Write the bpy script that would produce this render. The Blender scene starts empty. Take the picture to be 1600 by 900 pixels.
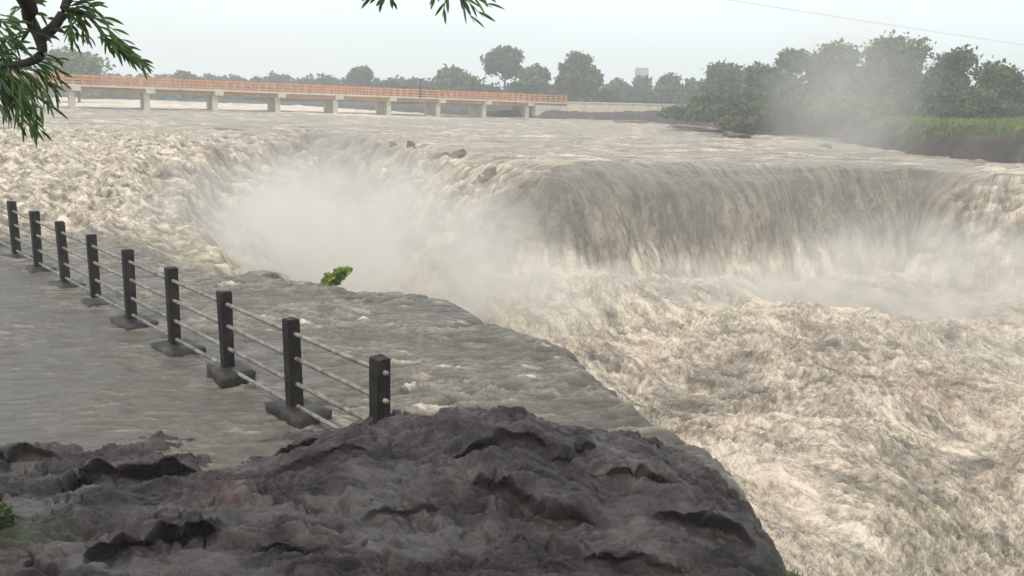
import bpy, bmesh, math, random
import numpy as np
from mathutils import Vector, Matrix

# ------------------------------------------------------------------ camera, sky, sun, exposure
scene = bpy.context.scene
C = scene.collection
R = math.radians
FPX = 1386.0                      # focal length in pixels of a 1600 px wide frame
EYE = np.array([0.0, 0.0, 4.2])   # flooded ledge lies at z = 0
PITCH, ROLL = R(12.2), math.atan(0.025)
fw = np.array([0, math.cos(PITCH), -math.sin(PITCH)])
u0 = np.array([0, math.sin(PITCH), math.cos(PITCH)])
r0 = np.array([1.0, 0, 0])
rt = r0 * math.cos(ROLL) + u0 * math.sin(ROLL)
up = u0 * math.cos(ROLL) - r0 * math.sin(ROLL)
cam = bpy.data.cameras.new('camera')
cam.sensor_width = 36.0
cam.lens = 36.0 * FPX / 1600.0
cam.clip_start = 0.05
cam.clip_end = 9000
cam_o = bpy.data.objects.new('camera', cam)
C.objects.link(cam_o)
m = Matrix.Identity(4)
for i in range(3):
    m[i][0], m[i][1], m[i][2], m[i][3] = rt[i], up[i], -fw[i], EYE[i]
cam_o.matrix_world = m
scene.camera = cam_o

SUN_EL, SUN_AZ = R(58), R(205)    # azimuth clockwise from +Y: high, behind the camera and a little left
w = bpy.data.worlds.new('World')
scene.world = w
w.use_nodes = True
nt = w.node_tree
nt.nodes.clear()
sky = nt.nodes.new('ShaderNodeTexSky')
sky.sky_type = 'NISHITA'
sky.sun_disc = False
sky.sun_elevation = SUN_EL
sky.sun_rotation = SUN_AZ
sky.air_density = 1.0
sky.dust_density = 4.0
sky.ozone_density = 1.0
hsv = nt.nodes.new('ShaderNodeHueSaturation')
hsv.inputs['Saturation'].default_value = 0.35
mixc = nt.nodes.new('ShaderNodeMix')
mixc.data_type = 'RGBA'
mixc.inputs['Factor'].default_value = 0.72
mixc.inputs['B'].default_value = (6.6, 7.5, 7.8, 1)     # the even overcast layer
bg = nt.nodes.new('ShaderNodeBackground')
bg.inputs['Strength'].default_value = 0.138
wo = nt.nodes.new('ShaderNodeOutputWorld')
nt.links.new(sky.outputs[0], hsv.inputs['Color'])
wtc = nt.nodes.new('ShaderNodeTexCoord'); wnz = nt.nodes.new('ShaderNodeTexNoise')
wnz.inputs['Scale'].default_value = 1.6; wnz.inputs['Detail'].default_value = 4
wmp = nt.nodes.new('ShaderNodeMapping'); wmp.inputs['Scale'].default_value = (1, 1, 3.5)
wrp = nt.nodes.new('ShaderNodeValToRGB')
wrp.color_ramp.elements[0].position = .35; wrp.color_ramp.elements[0].color = (6.5, 7.2, 7.45, 1)
wrp.color_ramp.elements[1].position = .65; wrp.color_ramp.elements[1].color = (7.5, 8.1, 8.25, 1)
nt.links.new(wtc.outputs['Generated'], wmp.inputs['Vector']); nt.links.new(wmp.outputs[0], wnz.inputs['Vector'])
nt.links.new(wnz.outputs['Fac'], wrp.inputs['Fac']); nt.links.new(wrp.outputs[0], mixc.inputs['B'])
nt.links.new(hsv.outputs[0], mixc.inputs['A'])
nt.links.new(mixc.outputs['Result'], bg.inputs['Color'])
nt.links.new(bg.outputs[0], wo.inputs['Surface'])

sun = bpy.data.lights.new('sun', 'SUN')
sun.energy = 1.4
sun.angle = R(14)
sun.color = (1.0, 0.93, 0.85)
sun_o = bpy.data.objects.new('sun', sun)
C.objects.link(sun_o)
sd_ = Vector((math.sin(SUN_AZ) * math.cos(SUN_EL), math.cos(SUN_AZ) * math.cos(SUN_EL), math.sin(SUN_EL)))
sun_o.rotation_euler = sd_.to_track_quat('Z', 'Y').to_euler()
sun_o.location = (0, -20, 60)

scene.view_settings.view_transform = 'Standard'
scene.view_settings.look = 'None'
scene.view_settings.exposure = 0.33
scene.view_settings.gamma = 1.0
scene.view_settings.use_curve_mapping = False
cy = scene.cycles
cy.max_bounces = 6
cy.diffuse_bounces = 2
cy.glossy_bounces = 2
cy.transmission_bounces = 2
cy.volume_bounces = 3
cy.transparent_max_bounces = 16
cy.volume_step_rate = 1.5
cy.volume_max_steps = 96
cy.use_denoising = True
cy.caustics_reflective = False
cy.caustics_refractive = False

# ------------------------------------------------------------------ helpers
def ray(px, py):
    return fw + rt * ((px - 800.0) / FPX) + up * ((450.0 - py) / FPX)

def at(px, py, Y):
    d = ray(px, py)
    return EYE + d * (Y / d[1])

def onz(px, py, z):
    d = ray(px, py)
    return EYE + d * ((z - EYE[2]) / d[2])

def smooth(a, b, x):
    t = np.clip((x - a) / (b - a), 0, 1)
    return t * t * (3 - 2 * t)

_tabs = {}
def perlin(x, y, seed=0):
    if seed not in _tabs:
        rs = np.random.RandomState(seed + 11)
        p = rs.permutation(256).astype(np.int32)
        a = rs.rand(256) * 2 * np.pi
        _tabs[seed] = (np.concatenate([p, p]), np.cos(a).astype(np.float32), np.sin(a).astype(np.float32))
    p, gx, gy = _tabs[seed]
    xi = np.floor(x); yi = np.floor(y)
    xf = (x - xi).astype(np.float32); yf = (y - yi).astype(np.float32)
    xi = xi.astype(np.int32) & 255; yi = yi.astype(np.int32) & 255
    u = xf * xf * xf * (xf * (xf * 6 - 15) + 10)
    v = yf * yf * yf * (yf * (yf * 6 - 15) + 10)
    def g(ix, iy, fx, fy):
        h = p[p[ix] + iy]
        return gx[h] * fx + gy[h] * fy
    x1 = (xi + 1) & 255; y1 = (yi + 1) & 255
    n00 = g(xi, yi, xf, yf); n10 = g(x1, yi, xf - 1, yf)
    n01 = g(xi, y1, xf, yf - 1); n11 = g(x1, y1, xf - 1, yf - 1)
    a = n00 + u * (n10 - n00); b = n01 + u * (n11 - n01)
    return (a + v * (b - a)) * 1.5

def fbm(x, y, octv=4, seed=0, gain=0.5, lac=2.03):
    r = 0; a = 1.0
    for k in range(octv):
        r = r + a * perlin(x + 17.3 * k, y - 9.1 * k, seed + k)
        x = x * lac; y = y * lac; a *= gain
    return r

def ridged(x, y, octv=4, seed=0, gain=0.55, lac=2.1):
    r = 0; a = 1.0
    for k in range(octv):
        r = r + a * (1 - 2 * np.abs(perlin(x + 13.7 * k, y + 5.9 * k, seed + k)))
        x = x * lac; y = y * lac; a *= gain
    return r

def tag(o, label=None, cat=None, group=None, kind=None):
    if label: o['label'] = label
    if cat: o['category'] = cat
    if group: o['group'] = group
    if kind: o['kind'] = kind
    return o

def empty(name, loc=(0, 0, 0), rz=0.0):
    o = bpy.data.objects.new(name, None)
    o.empty_display_size = 0.3
    o.location = loc
    o.rotation_euler = (0, 0, rz)
    C.objects.link(o)
    return o

def mesh_np(name, verts, faces, mat, parent=None, smooth_sh=True, attrs=None):
    """faces: (n,4) or (n,3) int array"""
    verts = np.ascontiguousarray(verts, dtype=np.float32)
    faces = np.ascontiguousarray(faces, dtype=np.int32)
    me = bpy.data.meshes.new(name)
    n, k = faces.shape
    me.vertices.add(len(verts)); me.vertices.foreach_set('co', verts.ravel())
    me.loops.add(n * k); me.loops.foreach_set('vertex_index', faces.ravel())
    me.polygons.add(n)
    me.polygons.foreach_set('loop_start', np.arange(0, n * k, k, dtype=np.int32))
    me.polygons.foreach_set('loop_total', np.full(n, k, dtype=np.int32))
    me.update(calc_edges=True)
    me.polygons.foreach_set('use_smooth', np.full(n, smooth_sh, dtype=bool))
    for an, av in (attrs or {}).items():
        a = me.attributes.new(an, 'FLOAT', 'POINT')
        a.data.foreach_set('value', np.ascontiguousarray(av, dtype=np.float32))
    me.materials.append(mat)
    me.validate()
    o = bpy.data.objects.new(name, me)
    C.objects.link(o)
    if parent: o.parent = parent
    return o

class MB:
    """collects simple shapes into one mesh"""
    def __init__(self): self.v = []; self.f = []
    def box(self, c, size, ax=None, taper=1.0, jit=0.0, rnd=None):
        ax = ax if ax is not None else np.eye(3)
        c = np.array(c, float); b = len(self.v)
        for sz in (-1, 1):
            for sx, sy in ((-1, -1), (1, -1), (1, 1), (-1, 1)):
                k = taper if sz > 0 else 1.0
                p = c + ax[0] * sx * size[0] / 2 * k + ax[1] * sy * size[1] / 2 * k + ax[2] * sz * size[2] / 2
                if jit: p = p + np.array([rnd.uniform(-jit, jit) for _ in range(3)])
                self.v.append(p)
        for q in ((0, 3, 2, 1), (4, 5, 6, 7), (0, 1, 5, 4), (1, 2, 6, 5), (2, 3, 7, 6), (3, 0, 4, 7)):
            self.f.append([b + i for i in q])
    def tube(self, pts, rad, n=8, cap=True):
        pts = [np.array(p, float) for p in pts]
        rad = rad if hasattr(rad, '__len__') else [rad] * len(pts)
        b = len(self.v)
        for i, p in enumerate(pts):
            d = pts[min(i + 1, len(pts) - 1)] - pts[max(i - 1, 0)]
            d = d / (np.linalg.norm(d) + 1e-9)
            a = np.cross(d, [0.13, 0.31, 0.94]) if abs(d[2]) < 0.9 else np.cross(d, [1, 0.1, 0])
            a = a / np.linalg.norm(a); e = np.cross(d, a)
            for k in range(n):
                t = 2 * math.pi * k / n
                self.v.append(p + (a * math.cos(t) + e * math.sin(t)) * rad[i])
        for i in range(len(pts) - 1):
            for k in range(n):
                k2 = (k + 1) % n
                self.f.append([b + i * n + k, b + i * n + k2, b + (i + 1) * n + k2, b + (i + 1) * n + k])
        if cap:
            self.f.append([b + k for k in range(n)][::-1])
            self.f.append([b + (len(pts) - 1) * n + k for k in range(n)])
    def build(self, name, mat, parent=None, bevel=0.0, sm=False):
        me = bpy.data.meshes.new(name)
        off = np.array(parent.location) if parent is not None and parent.type == 'EMPTY' else np.zeros(3)
        me.from_pydata([tuple(np.array(v) - off) for v in self.v], [], self.f)
        if bevel:
            bm = bmesh.new(); bm.from_mesh(me)
            bmesh.ops.bevel(bm, geom=list(bm.edges), offset=bevel, segments=2, affect='EDGES')
            bm.to_mesh(me); bm.free()
        for p in me.polygons: p.use_smooth = sm
        me.materials.append(mat)
        o = bpy.data.objects.new(name, me)
        C.objects.link(o)
        if parent: o.parent = parent
        return o

# ------------------------------------------------------------------ materials
def mat_new(name):
    mt = bpy.data.materials.new(name)
    mt.use_nodes = True
    n = mt.node_tree
    n.nodes.clear()
    out = n.nodes.new('ShaderNodeOutputMaterial')
    return mt, n, out

def N(n, t, **kw):
    x = n.nodes.new(t)
    for k, v in kw.items():
        setattr(x, k, v)
    return x

def setin(x, **kw):
    for k, v in kw.items():
        x.inputs[k.replace('_', ' ')].default_value = v
    return x

def ramp(n, stops, interp='LINEAR'):
    x = n.nodes.new('ShaderNodeValToRGB')
    cr = x.color_ramp
    cr.interpolation = interp
    while len(cr.elements) < len(stops): cr.elements.new(0.5)
    for e, (p, c) in zip(cr.elements, stops):
        e.position = p
        e.color = (c[0], c[1], c[2], 1) if hasattr(c, '__len__') else (c, c, c, 1)
    return x

def noise_mat(name, stops, scale, rough=0.8, detail=6, bump=0.3, bdist=0.02, coord='Object', stretch=(1, 1, 1), spec=0.5, bscale=None):
    mt, n, out = mat_new(name)
    tc = N(n, 'ShaderNodeTexCoord')
    mp = N(n, 'ShaderNodeMapping'); mp.inputs['Scale'].default_value = stretch
    n.links.new(tc.outputs[coord], mp.inputs['Vector'])
    nz = setin(N(n, 'ShaderNodeTexNoise'), Scale=scale, Detail=detail, Roughness=0.62)
    n.links.new(mp.outputs[0], nz.inputs['Vector'])
    rp = ramp(n, stops)
    n.links.new(nz.outputs['Fac'], rp.inputs['Fac'])
    nz2 = setin(N(n, 'ShaderNodeTexNoise'), Scale=bscale or scale * 4, Detail=5, Roughness=0.6)
    n.links.new(mp.outputs[0], nz2.inputs['Vector'])
    bp = setin(N(n, 'ShaderNodeBump'), Strength=bump, Distance=bdist)
    n.links.new(nz2.outputs['Fac'], bp.inputs['Height'])
    bs = setin(N(n, 'ShaderNodeBsdfPrincipled'), Roughness=rough)
    bs.inputs['Specular IOR Level'].default_value = spec
    n.links.new(rp.outputs[0], bs.inputs['Base Color'])
    n.links.new(bp.outputs[0], bs.inputs['Normal'])
    n.links.new(bs.outputs[0], out.inputs['Surface'])
    return mt

def water_mat():
    mt, n, out = mat_new('muddy_water')
    at_f = N(n, 'ShaderNodeAttribute'); at_f.attribute_name = 'foam'
    at_t = N(n, 'ShaderNodeAttribute'); at_t.attribute_name = 'tint'
    geo = N(n, 'ShaderNodeNewGeometry')
    fa_ = N(n, 'ShaderNodeAttribute'); fa_.attribute_name = 'fa'
    fb_ = N(n, 'ShaderNodeAttribute'); fb_.attribute_name = 'fb'
    cb = N(n, 'ShaderNodeCombineXYZ')
    n.links.new(fa_.outputs['Fac'], cb.inputs[0]); n.links.new(fb_.outputs['Fac'], cb.inputs[1])
    nz = setin(N(n, 'ShaderNodeTexNoise'), Scale=7.0, Detail=8, Roughness=0.85, Distortion=.15)
    n.links.new(cb.outputs[0], nz.inputs['Vector'])
    mr = setin(N(n, 'ShaderNodeMapRange'), From_Min=0.3, From_Max=0.7, To_Min=-0.55, To_Max=0.55)
    n.links.new(nz.outputs['Fac'], mr.inputs['Value'])
    gm = setin(N(n, 'ShaderNodeMapRange'), From_Min=.2, From_Max=.5, To_Min=.2, To_Max=1.0)
    n.links.new(at_f.outputs['Fac'], gm.inputs['Value'])
    gr = N(n, 'ShaderNodeMath', operation='MULTIPLY'); n.links.new(mr.outputs[0], gr.inputs[0]); n.links.new(gm.outputs[0], gr.inputs[1])
    ad = N(n, 'ShaderNodeMath', operation='ADD', use_clamp=True)
    n.links.new(at_f.outputs['Fac'], ad.inputs[0]); n.links.new(gr.outputs[0], ad.inputs[1])
    rp = ramp(n, [(0.0, (0.06, 0.05, 0.036)), (0.22, (0.155, 0.137, 0.114)), (0.42, (0.28, 0.246, 0.205)),
                  (0.66, (0.46, 0.395, 0.325)), (0.97, (0.73, 0.645, 0.55))])
    n.links.new(ad.outputs[0], rp.inputs['Fac'])
    # broad patches where the silt is redder or more olive
    tr = ramp(n, [(0.0, (0.97, 0.975, 0.97)), (0.14, (0.98, 0.98, 0.88)), (0.48, (1, .98, 0.94)), (0.66, (1, .965, .92)), (1.0, (1.0, 0.92, 0.88))])
    n.links.new(at_t.outputs['Fac'], tr.inputs['Fac'])
    mx = N(n, 'ShaderNodeMix', data_type='RGBA', blend_type='MULTIPLY')
    mx.inputs['Factor'].default_value = 1.0
    n.links.new(rp.outputs[0], mx.inputs['A']); n.links.new(tr.outputs[0], mx.inputs['B'])
    rr = setin(N(n, 'ShaderNodeMapRange'), From_Min=0.15, From_Max=0.55, To_Min=0.1, To_Max=0.8)
    n.links.new(ad.outputs[0], rr.inputs['Value'])
    nb = setin(N(n, 'ShaderNodeTexNoise'), Scale=5.0, Detail=7, Roughness=0.75, Distortion=.5)
    n.links.new(cb.outputs[0], nb.inputs['Vector'])
    bp = setin(N(n, 'ShaderNodeBump'), Strength=0.8, Distance=0.09)
    n.links.new(nb.outputs['Fac'], bp.inputs['Height'])
    bs = setin(N(n, 'ShaderNodeBsdfPrincipled'), IOR=1.33)
    n.links.new(mx.outputs['Result'], bs.inputs['Base Color'])
    n.links.new(rr.outputs[0], bs.inputs['Roughness'])
    n.links.new(bp.outputs[0], bs.inputs['Normal'])
    n.links.new(bs.outputs[0], out.inputs['Surface'])
    return mt

def rock_mat():
    mt, n, out = mat_new('wet_basalt')
    tc = N(n, 'ShaderNodeTexCoord')
    nz = setin(N(n, 'ShaderNodeTexNoise'), Scale=1.3, Detail=9, Roughness=0.74)
    n.links.new(tc.outputs['Object'], nz.inputs['Vector'])
    rp = ramp(n, [(0.36, (0.008, 0.006, 0.006)), (0.46, (0.03, 0.024, 0.024)), (0.56, (0.062, 0.052, 0.05)), (0.69, (0.135, 0.118, 0.112))])
    n.links.new(nz.outputs['Fac'], rp.inputs['Fac'])
    nr = setin(N(n, 'ShaderNodeTexNoise'), Scale=0.55, Detail=4, Roughness=0.6)
    mp = N(n, 'ShaderNodeMapping'); mp.inputs['Location'].default_value = (7, 3, 1)
    n.links.new(tc.outputs['Object'], mp.inputs['Vector']); n.links.new(mp.outputs[0], nr.inputs['Vector'])
    rr = ramp(n, [(0.42, (1, 1, 1)), (0.56, (1.0, 0.8, 0.82))])
    n.links.new(nr.outputs['Fac'], rr.inputs['Fac'])
    mx = N(n, 'ShaderNodeMix', data_type='RGBA', blend_type='MULTIPLY'); mx.inputs['Factor'].default_value = 1
    n.links.new(rp.outputs[0], mx.inputs['A']); n.links.new(rr.outputs[0], mx.inputs['B'])
    # silt laden film of run-off and moss, from vertex masks of where they lie
    af = N(n, 'ShaderNodeAttribute'); af.attribute_name = 'film'
    m2 = N(n, 'ShaderNodeMix', data_type='RGBA')
    m2.inputs['B'].default_value = (0.05, 0.044, 0.04, 1)
    n.links.new(af.outputs['Fac'], m2.inputs['Factor']); n.links.new(mx.outputs['Result'], m2.inputs['A'])
    am = N(n, 'ShaderNodeAttribute'); am.attribute_name = 'moss'
    m3 = N(n, 'ShaderNodeMix', data_type='RGBA')
    m3.inputs['B'].default_value = (0.06, 0.085, 0.03, 1)
    n.links.new(am.outputs['Fac'], m3.inputs['Factor']); n.links.new(m2.outputs['Result'], m3.inputs['A'])
    nb = setin(N(n, 'ShaderNodeTexNoise'), Scale=16.0, Detail=9, Roughness=0.78)
    n.links.new(tc.outputs['Object'], nb.inputs['Vector'])
    bp = setin(N(n, 'ShaderNodeBump'), Strength=0.75, Distance=0.035)
    n.links.new(nb.outputs['Fac'], bp.inputs['Height'])
    rg = setin(N(n, 'ShaderNodeMapRange'), From_Min=0.3, From_Max=0.7, To_Min=0.08, To_Max=0.42)
    n.links.new(nb.outputs['Fac'], rg.inputs['Value'])
    bs = setin(N(n, 'ShaderNodeBsdfPrincipled'), IOR=1.4)
    n.links.new(m3.outputs['Result'], bs.inputs['Base Color'])
    fr_ = N(n, 'ShaderNodeMix', data_type='FLOAT'); fr_.inputs['B'].default_value = .12
    n.links.new(af.outputs['Fac'], fr_.inputs['Factor']); n.links.new(rg.outputs[0], fr_.inputs['A'])
    n.links.new(fr_.outputs['Result'], bs.inputs['Roughness'])
    bst = setin(N(n, 'ShaderNodeMapRange'), From_Min=0, From_Max=1, To_Min=.9, To_Max=.12)
    n.links.new(af.outputs['Fac'], bst.inputs['Value']); n.links.new(bst.outputs[0], bp.inputs['Strength'])
    n.links.new(bp.outputs[0], bs.inputs['Normal'])
    n.links.new(bs.outputs[0], out.inputs['Surface'])
    return mt

def leaf_mat(name, c0, c1, rough=0.6, trans=0.25, clump=.45):
    mt, n, out = mat_new(name)
    oi = N(n, 'ShaderNodeNewGeometry')
    rp = ramp(n, [(0.0, c0), (1.0, c1)])
    cz = setin(N(n, 'ShaderNodeTexNoise'), Scale=clump, Detail=3, Roughness=.6)
    n.links.new(oi.outputs['Position'], cz.inputs['Vector'])
    cm = setin(N(n, 'ShaderNodeMapRange'), From_Min=.32, From_Max=.68, To_Min=-.15, To_Max=.85)
    n.links.new(cz.outputs['Fac'], cm.inputs['Value'])
    ca = N(n, 'ShaderNodeMath', operation='MULTIPLY_ADD', use_clamp=True); ca.inputs[1].default_value = .3
    n.links.new(oi.outputs['Random Per Island'], ca.inputs[0]); n.links.new(cm.outputs[0], ca.inputs[2])
    n.links.new(ca.outputs[0], rp.inputs['Fac'])
    bs = setin(N(n, 'ShaderNodeBsdfPrincipled'), Roughness=rough)
    n.links.new(rp.outputs[0], bs.inputs['Base Color'])
    tr = N(n, 'ShaderNodeBsdfTranslucent')
    n.links.new(rp.outputs[0], tr.inputs['Color'])
    mx = N(n, 'ShaderNodeMixShader'); mx.inputs[0].default_value = trans
    n.links.new(bs.outputs[0], mx.inputs[1]); n.links.new(tr.outputs[0], mx.inputs[2])
    n.links.new(mx.outputs[0], out.inputs['Surface'])
    return mt

M_WATER = water_mat()
M_ROCK = rock_mat()
M_POST = noise_mat('wet_dark_concrete', [(0.35, (0.007, 0.005, 0.0045)), (0.52, (0.018, 0.014, 0.012)), (0.68, (0.04, 0.033, 0.029))], 4.0, 0.6, spec=.25, bump=0.4, bdist=0.01)
M_FOOT = noise_mat('wet_footing_concrete', [(0.3, (0.012, 0.01, 0.009)), (0.55, (0.04, 0.034, 0.03)), (0.75, (0.12, 0.105, 0.095))], 4.0, 0.5, spec=.3, bump=0.5, bdist=0.02)
M_RAIL = noise_mat('weathered_steel_pipe', [(0.35, (0.085, 0.055, 0.036)), (0.5, (0.19, 0.165, 0.14)), (0.68, (0.3, 0.275, 0.245))], 7.0, 0.5, bump=0.2, bdist=0.004)
M_CREAM = noise_mat('cream_painted_concrete', [(0.3, (0.5, 0.43, 0.32)), (0.6, (0.68, 0.61, 0.47)), (0.8, (0.76, 0.7, 0.57))], 0.8, 0.8, bump=0.2)
M_DECKSIDE = noise_mat('ochre_painted_girder', [(0.3, (0.42, 0.2, 0.09)), (0.6, (0.58, 0.32, 0.15)), (0.8, (0.62, 0.42, 0.24))], 0.5, 0.8, bump=0.2)
M_REDRAIL = noise_mat('faded_orange_red_paint', [(0.35, (0.52, 0.17, 0.07)), (0.55, (0.64, 0.27, 0.12)), (0.7, (0.64, 0.4, 0.26))], 0.9, 0.7, bump=0.1)
M_BARK = noise_mat('dark_bark', [(0.3, (0.02, 0.016, 0.013)), (0.7, (0.06, 0.05, 0.042))], 12, 0.85, bump=0.8, bdist=0.01)
M_TRUNK = noise_mat('grey_brown_bark', [(0.3, (0.05, 0.042, 0.034)), (0.7, (0.11, 0.095, 0.08))], 3, 0.9, bump=0.6)
M_LEAF_NEAR = leaf_mat('narrow_leaf_green', (0.02, 0.05, 0.014), (0.11, 0.19, 0.045), 0.5, 0.35, 9)
M_SHRUB = leaf_mat('bright_shrub_green', (0.15, 0.22, 0.03), (0.4, 0.48, 0.11), 0.6, 0.4, 9)
M_SHELF = leaf_mat('shelf_grass', (0.04, 0.06, 0.02), (0.11, 0.14, 0.045), 0.7, 0.2, 4)
M_OLIVE = leaf_mat('olive_scrub', (0.06, 0.07, 0.02), (0.15, 0.16, 0.05), 0.7, 0.2, 1.5)
M_TREE = [leaf_mat('tree_leaf_dark', (0.022, 0.045, 0.015), (0.1, 0.15, 0.045)),
          leaf_mat('tree_leaf_mid', (0.03, 0.062, 0.016), (0.15, 0.215, 0.055)),
          leaf_mat('tree_leaf_dull', (0.03, 0.048, 0.022), (0.11, 0.135, 0.065))]
M_BRUSH = leaf_mat('dry_scrub', (0.05, 0.045, 0.025), (0.11, 0.09, 0.05))
M_GRASS = leaf_mat('bank_grass', (0.11, 0.17, 0.03), (0.22, 0.3, 0.07))
M_GROUND = noise_mat('earth', [(0.3, (0.07, 0.075, 0.035)), (0.6, (0.12, 0.12, 0.06)), (0.8, (0.18, 0.15, 0.1))], 0.05, 0.95, bump=0.3)
M_BANK = noise_mat('dark_bank_rock', [(0.3, (0.022, 0.017, 0.013)), (0.55, (0.055, 0.044, 0.034)), (0.75, (0.1, 0.082, 0.06))], 0.35, 0.85, bump=0.6, bdist=0.15)
M_BOULDER = noise_mat('wet_river_rock', [(0.3, (0.06, 0.043, 0.03)), (0.6, (0.16, 0.12, 0.088)), (0.8, (0.25, 0.2, 0.15))], 1.6, 0.5, bump=0.6, bdist=0.05)
M_TOWER = noise_mat('pale_tower_concrete', [(0.3, (0.3, 0.3, 0.3)), (0.7, (0.42, 0.42, 0.42))], 0.2, 0.9)
M_CABLE = noise_mat('cable', [(0.3, (0.25, 0.25, 0.25)), (0.7, (0.35, 0.35, 0.35))], 1.0, 0.6)

# ------------------------------------------------------------------ plan of the gorge
def catmull(P, per=8):
    P = np.array(P, float); out = []
    for i in range(len(P) - 1):
        p0, p1, p2, p3 = P[max(i - 1, 0)], P[i], P[i + 1], P[min(i + 2, len(P) - 1)]
        for k in range(per):
            t = k / per
            out.append(0.5 * ((2 * p1) + (-p0 + p2) * t + (2 * p0 - 5 * p1 + 4 * p2 - p3) * t * t + (-p0 + 3 * p1 - 3 * p2 + p3) * t ** 3))
    out.append(P[-1])
    return np.array(out)

# x, y, width of the falling apron, foaminess of the fall
rim = [(1.6, -8, 1.2, .3), (1.6, 0, 1.2, .3), (1.75, 3.5, 1.2, .3)]
for px, py, z in [(1236, 905, 1.05), (1232, 850, .85), (1205, 795, .7), (1160, 745, .55)]:
    p = onz(px, py, z); rim.append((p[0] + .06, p[1], 1.2, .3))
for px, py, z, ww, fo in [
    (1090, 712, 0, 1.4, .15), (1000, 652, 0, 1.4, .15), (910, 600, 0, 1.4, .2), (830, 545, 0, 1.4, .25), (760, 500, 0, 1.4, .3),
    (700, 472, 0, 1.5, .3), (650, 460, 0, 1.6, .3), (570, 455, 0, 1.8, .35), (500, 450, 0, 2, .4), (430, 440, 0, 2.2, .5), (375, 428, 0, 3, .55),
    (335, 400, 0, 5, .6), (300, 350, 0, 6, .65), (276, 312, 0, 6, .65), (264, 282, .1, 6, .65), (285, 256, .2, 6, .65), (340, 235, .3, 7, .65),
    (400, 216, .3, 8, .6), (450, 203, .3, 8, .5), (520, 205, .3, 7, .45), (600, 218, .2, 6, .5), (680, 232, .1, 7, .6), (740, 246, 0, 9, .7),
    (800, 257, 0, 9, .65), (850, 263, 0, 6, .4), (920, 264, 0, 4.2, .2), (1000, 262, 0, 4, .15), (1100, 262, 0, 4, .15), (1200, 263, 0, 4, .2),
    (1300, 265, 0, 4, .2), (1400, 267, 0, 4.2, .24), (1460, 270, 0, 4.8, .34), (1520, 275, 0, 5.5, .5), (1600, 280, 0, 6, .55), (1700, 284, 0, 6, .5), (1900, 290, 0, 6, .5)]:
    p = onz(px, py, z)
    rim.append((p[0], p[1], ww, fo))
rim += [(80, 52, 6, .5), (160, 48, 6, .5)]
RIM = catmull(rim, 7)
SEG_A, SEG_B = RIM[:-1], RIM[1:]
POLY = np.vstack([RIM[:, :2], [(160, -8)]])

def inside(poly, x, y):
    c = np.zeros(x.shape, bool)
    j = len(poly) - 1
    for i in range(len(poly)):
        xi, yi = poly[i]; xj, yj = poly[j]
        if yi != yj:
            c ^= ((yi > y) != (yj > y)) & (x < (xj - xi) * (y - yi) / (yj - yi) + xi)
        j = i
    return c

def rim_field(x, y):
    best = np.full(x.shape, 1e18, np.float64)
    s = np.zeros(x.shape); ww = np.zeros(x.shape); fo = np.zeros(x.shape)
    acc = 0.0
    for a, b in zip(SEG_A, SEG_B):
        d = b[:2] - a[:2]; L2 = d @ d; L = math.sqrt(L2)
        t = np.clip(((x - a[0]) * d[0] + (y - a[1]) * d[1]) / L2, 0, 1)
        q = (x - a[0] - t * d[0]) ** 2 + (y - a[1] - t * d[1]) ** 2
        k = q < best
        best = np.where(k, q, best)
        s = np.where(k, acc + t * L, s)
        ww = np.where(k, a[2] + t * (b[2] - a[2]), ww)
        fo = np.where(k, a[3] + t * (b[3] - a[3]), fo)
        acc += L
    sd = np.sqrt(best)
    return np.where(inside(POLY, x, y), sd, -sd), s, ww, fo

LOW = -7.0
def rows():
    seg = [(5.0, 22.0, 400), (22.0, 46.0, 330), (46.0, 63.0, 300), (63.0, 100.0, 170), (100.0, 190.0, 90), (190.0, 420.0, 30)]
    out = []
    for a, b, n in seg:
        if a < 22: out.append(np.exp(np.linspace(math.log(a), math.log(b), n, endpoint=False)))
        elif a == 22.0: out.append(np.exp(np.linspace(math.log(a), math.log(b), n, endpoint=False)))
        elif a == 46.0: out.append(np.linspace(a, b, n, endpoint=False))
        else: out.append(np.exp(np.linspace(math.log(a), math.log(b), n, endpoint=False)))
    return np.concatenate(out)

POSTS = [at(595, 553, 9.55), at(17, 310, 21.5)]          # tops of the nearest and of the farthest post seen
PA, PB = np.array([-1.47, 9.55]), np.array([-12.3, 21.6])
NP = 9
post_xy = [PA + (PB - PA) * k / (NP - 1) for k in range(NP + 2)]

Yr = rows()
ur = np.linspace(-0.76, 0.76, 1150)
Yg, Ug = np.meshgrid(Yr, ur, indexing='ij')
X = (Ug * Yg).astype(np.float64); Y = Yg.astype(np.float64)
sd, s, wid, fo = rim_field(X, Y)
sd = sd + smooth(9, 13, Y) * (.36 * fbm(X * .4, Y * .4, 5, 5) + smooth(30, 45, Y) * (1.0 * perlin(X * .11, Y * .11, 6) + .5 * perlin(X * .3, Y * .3, 8)))

# which water: ledge / rough rapids at the left / calm upper river
fdir = (PB - PA) / np.linalg.norm(PB - PA)
fside = (X - PA[0]) * fdir[1] - (Y - PA[1]) * fdir[0]    # > 0 gorge side of the fence, < 0 landward
along = (X - PA[0]) * fdir[0] + (Y - PA[1]) * fdir[1]
ledge = 1 - smooth(19.5, 23.5, Y + 0.22 * X + 0.6 * perlin(X * .3, Y * .3, 3))
rapid = (1 - ledge) * smooth(-2, -12, X + 0.12 * (Y - 40) + 4 * perlin(X * .08, Y * .08, 4)) * (1 - smooth(60, 95, Y))
calm = np.clip(1 - ledge - rapid, 0, 1)

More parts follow.
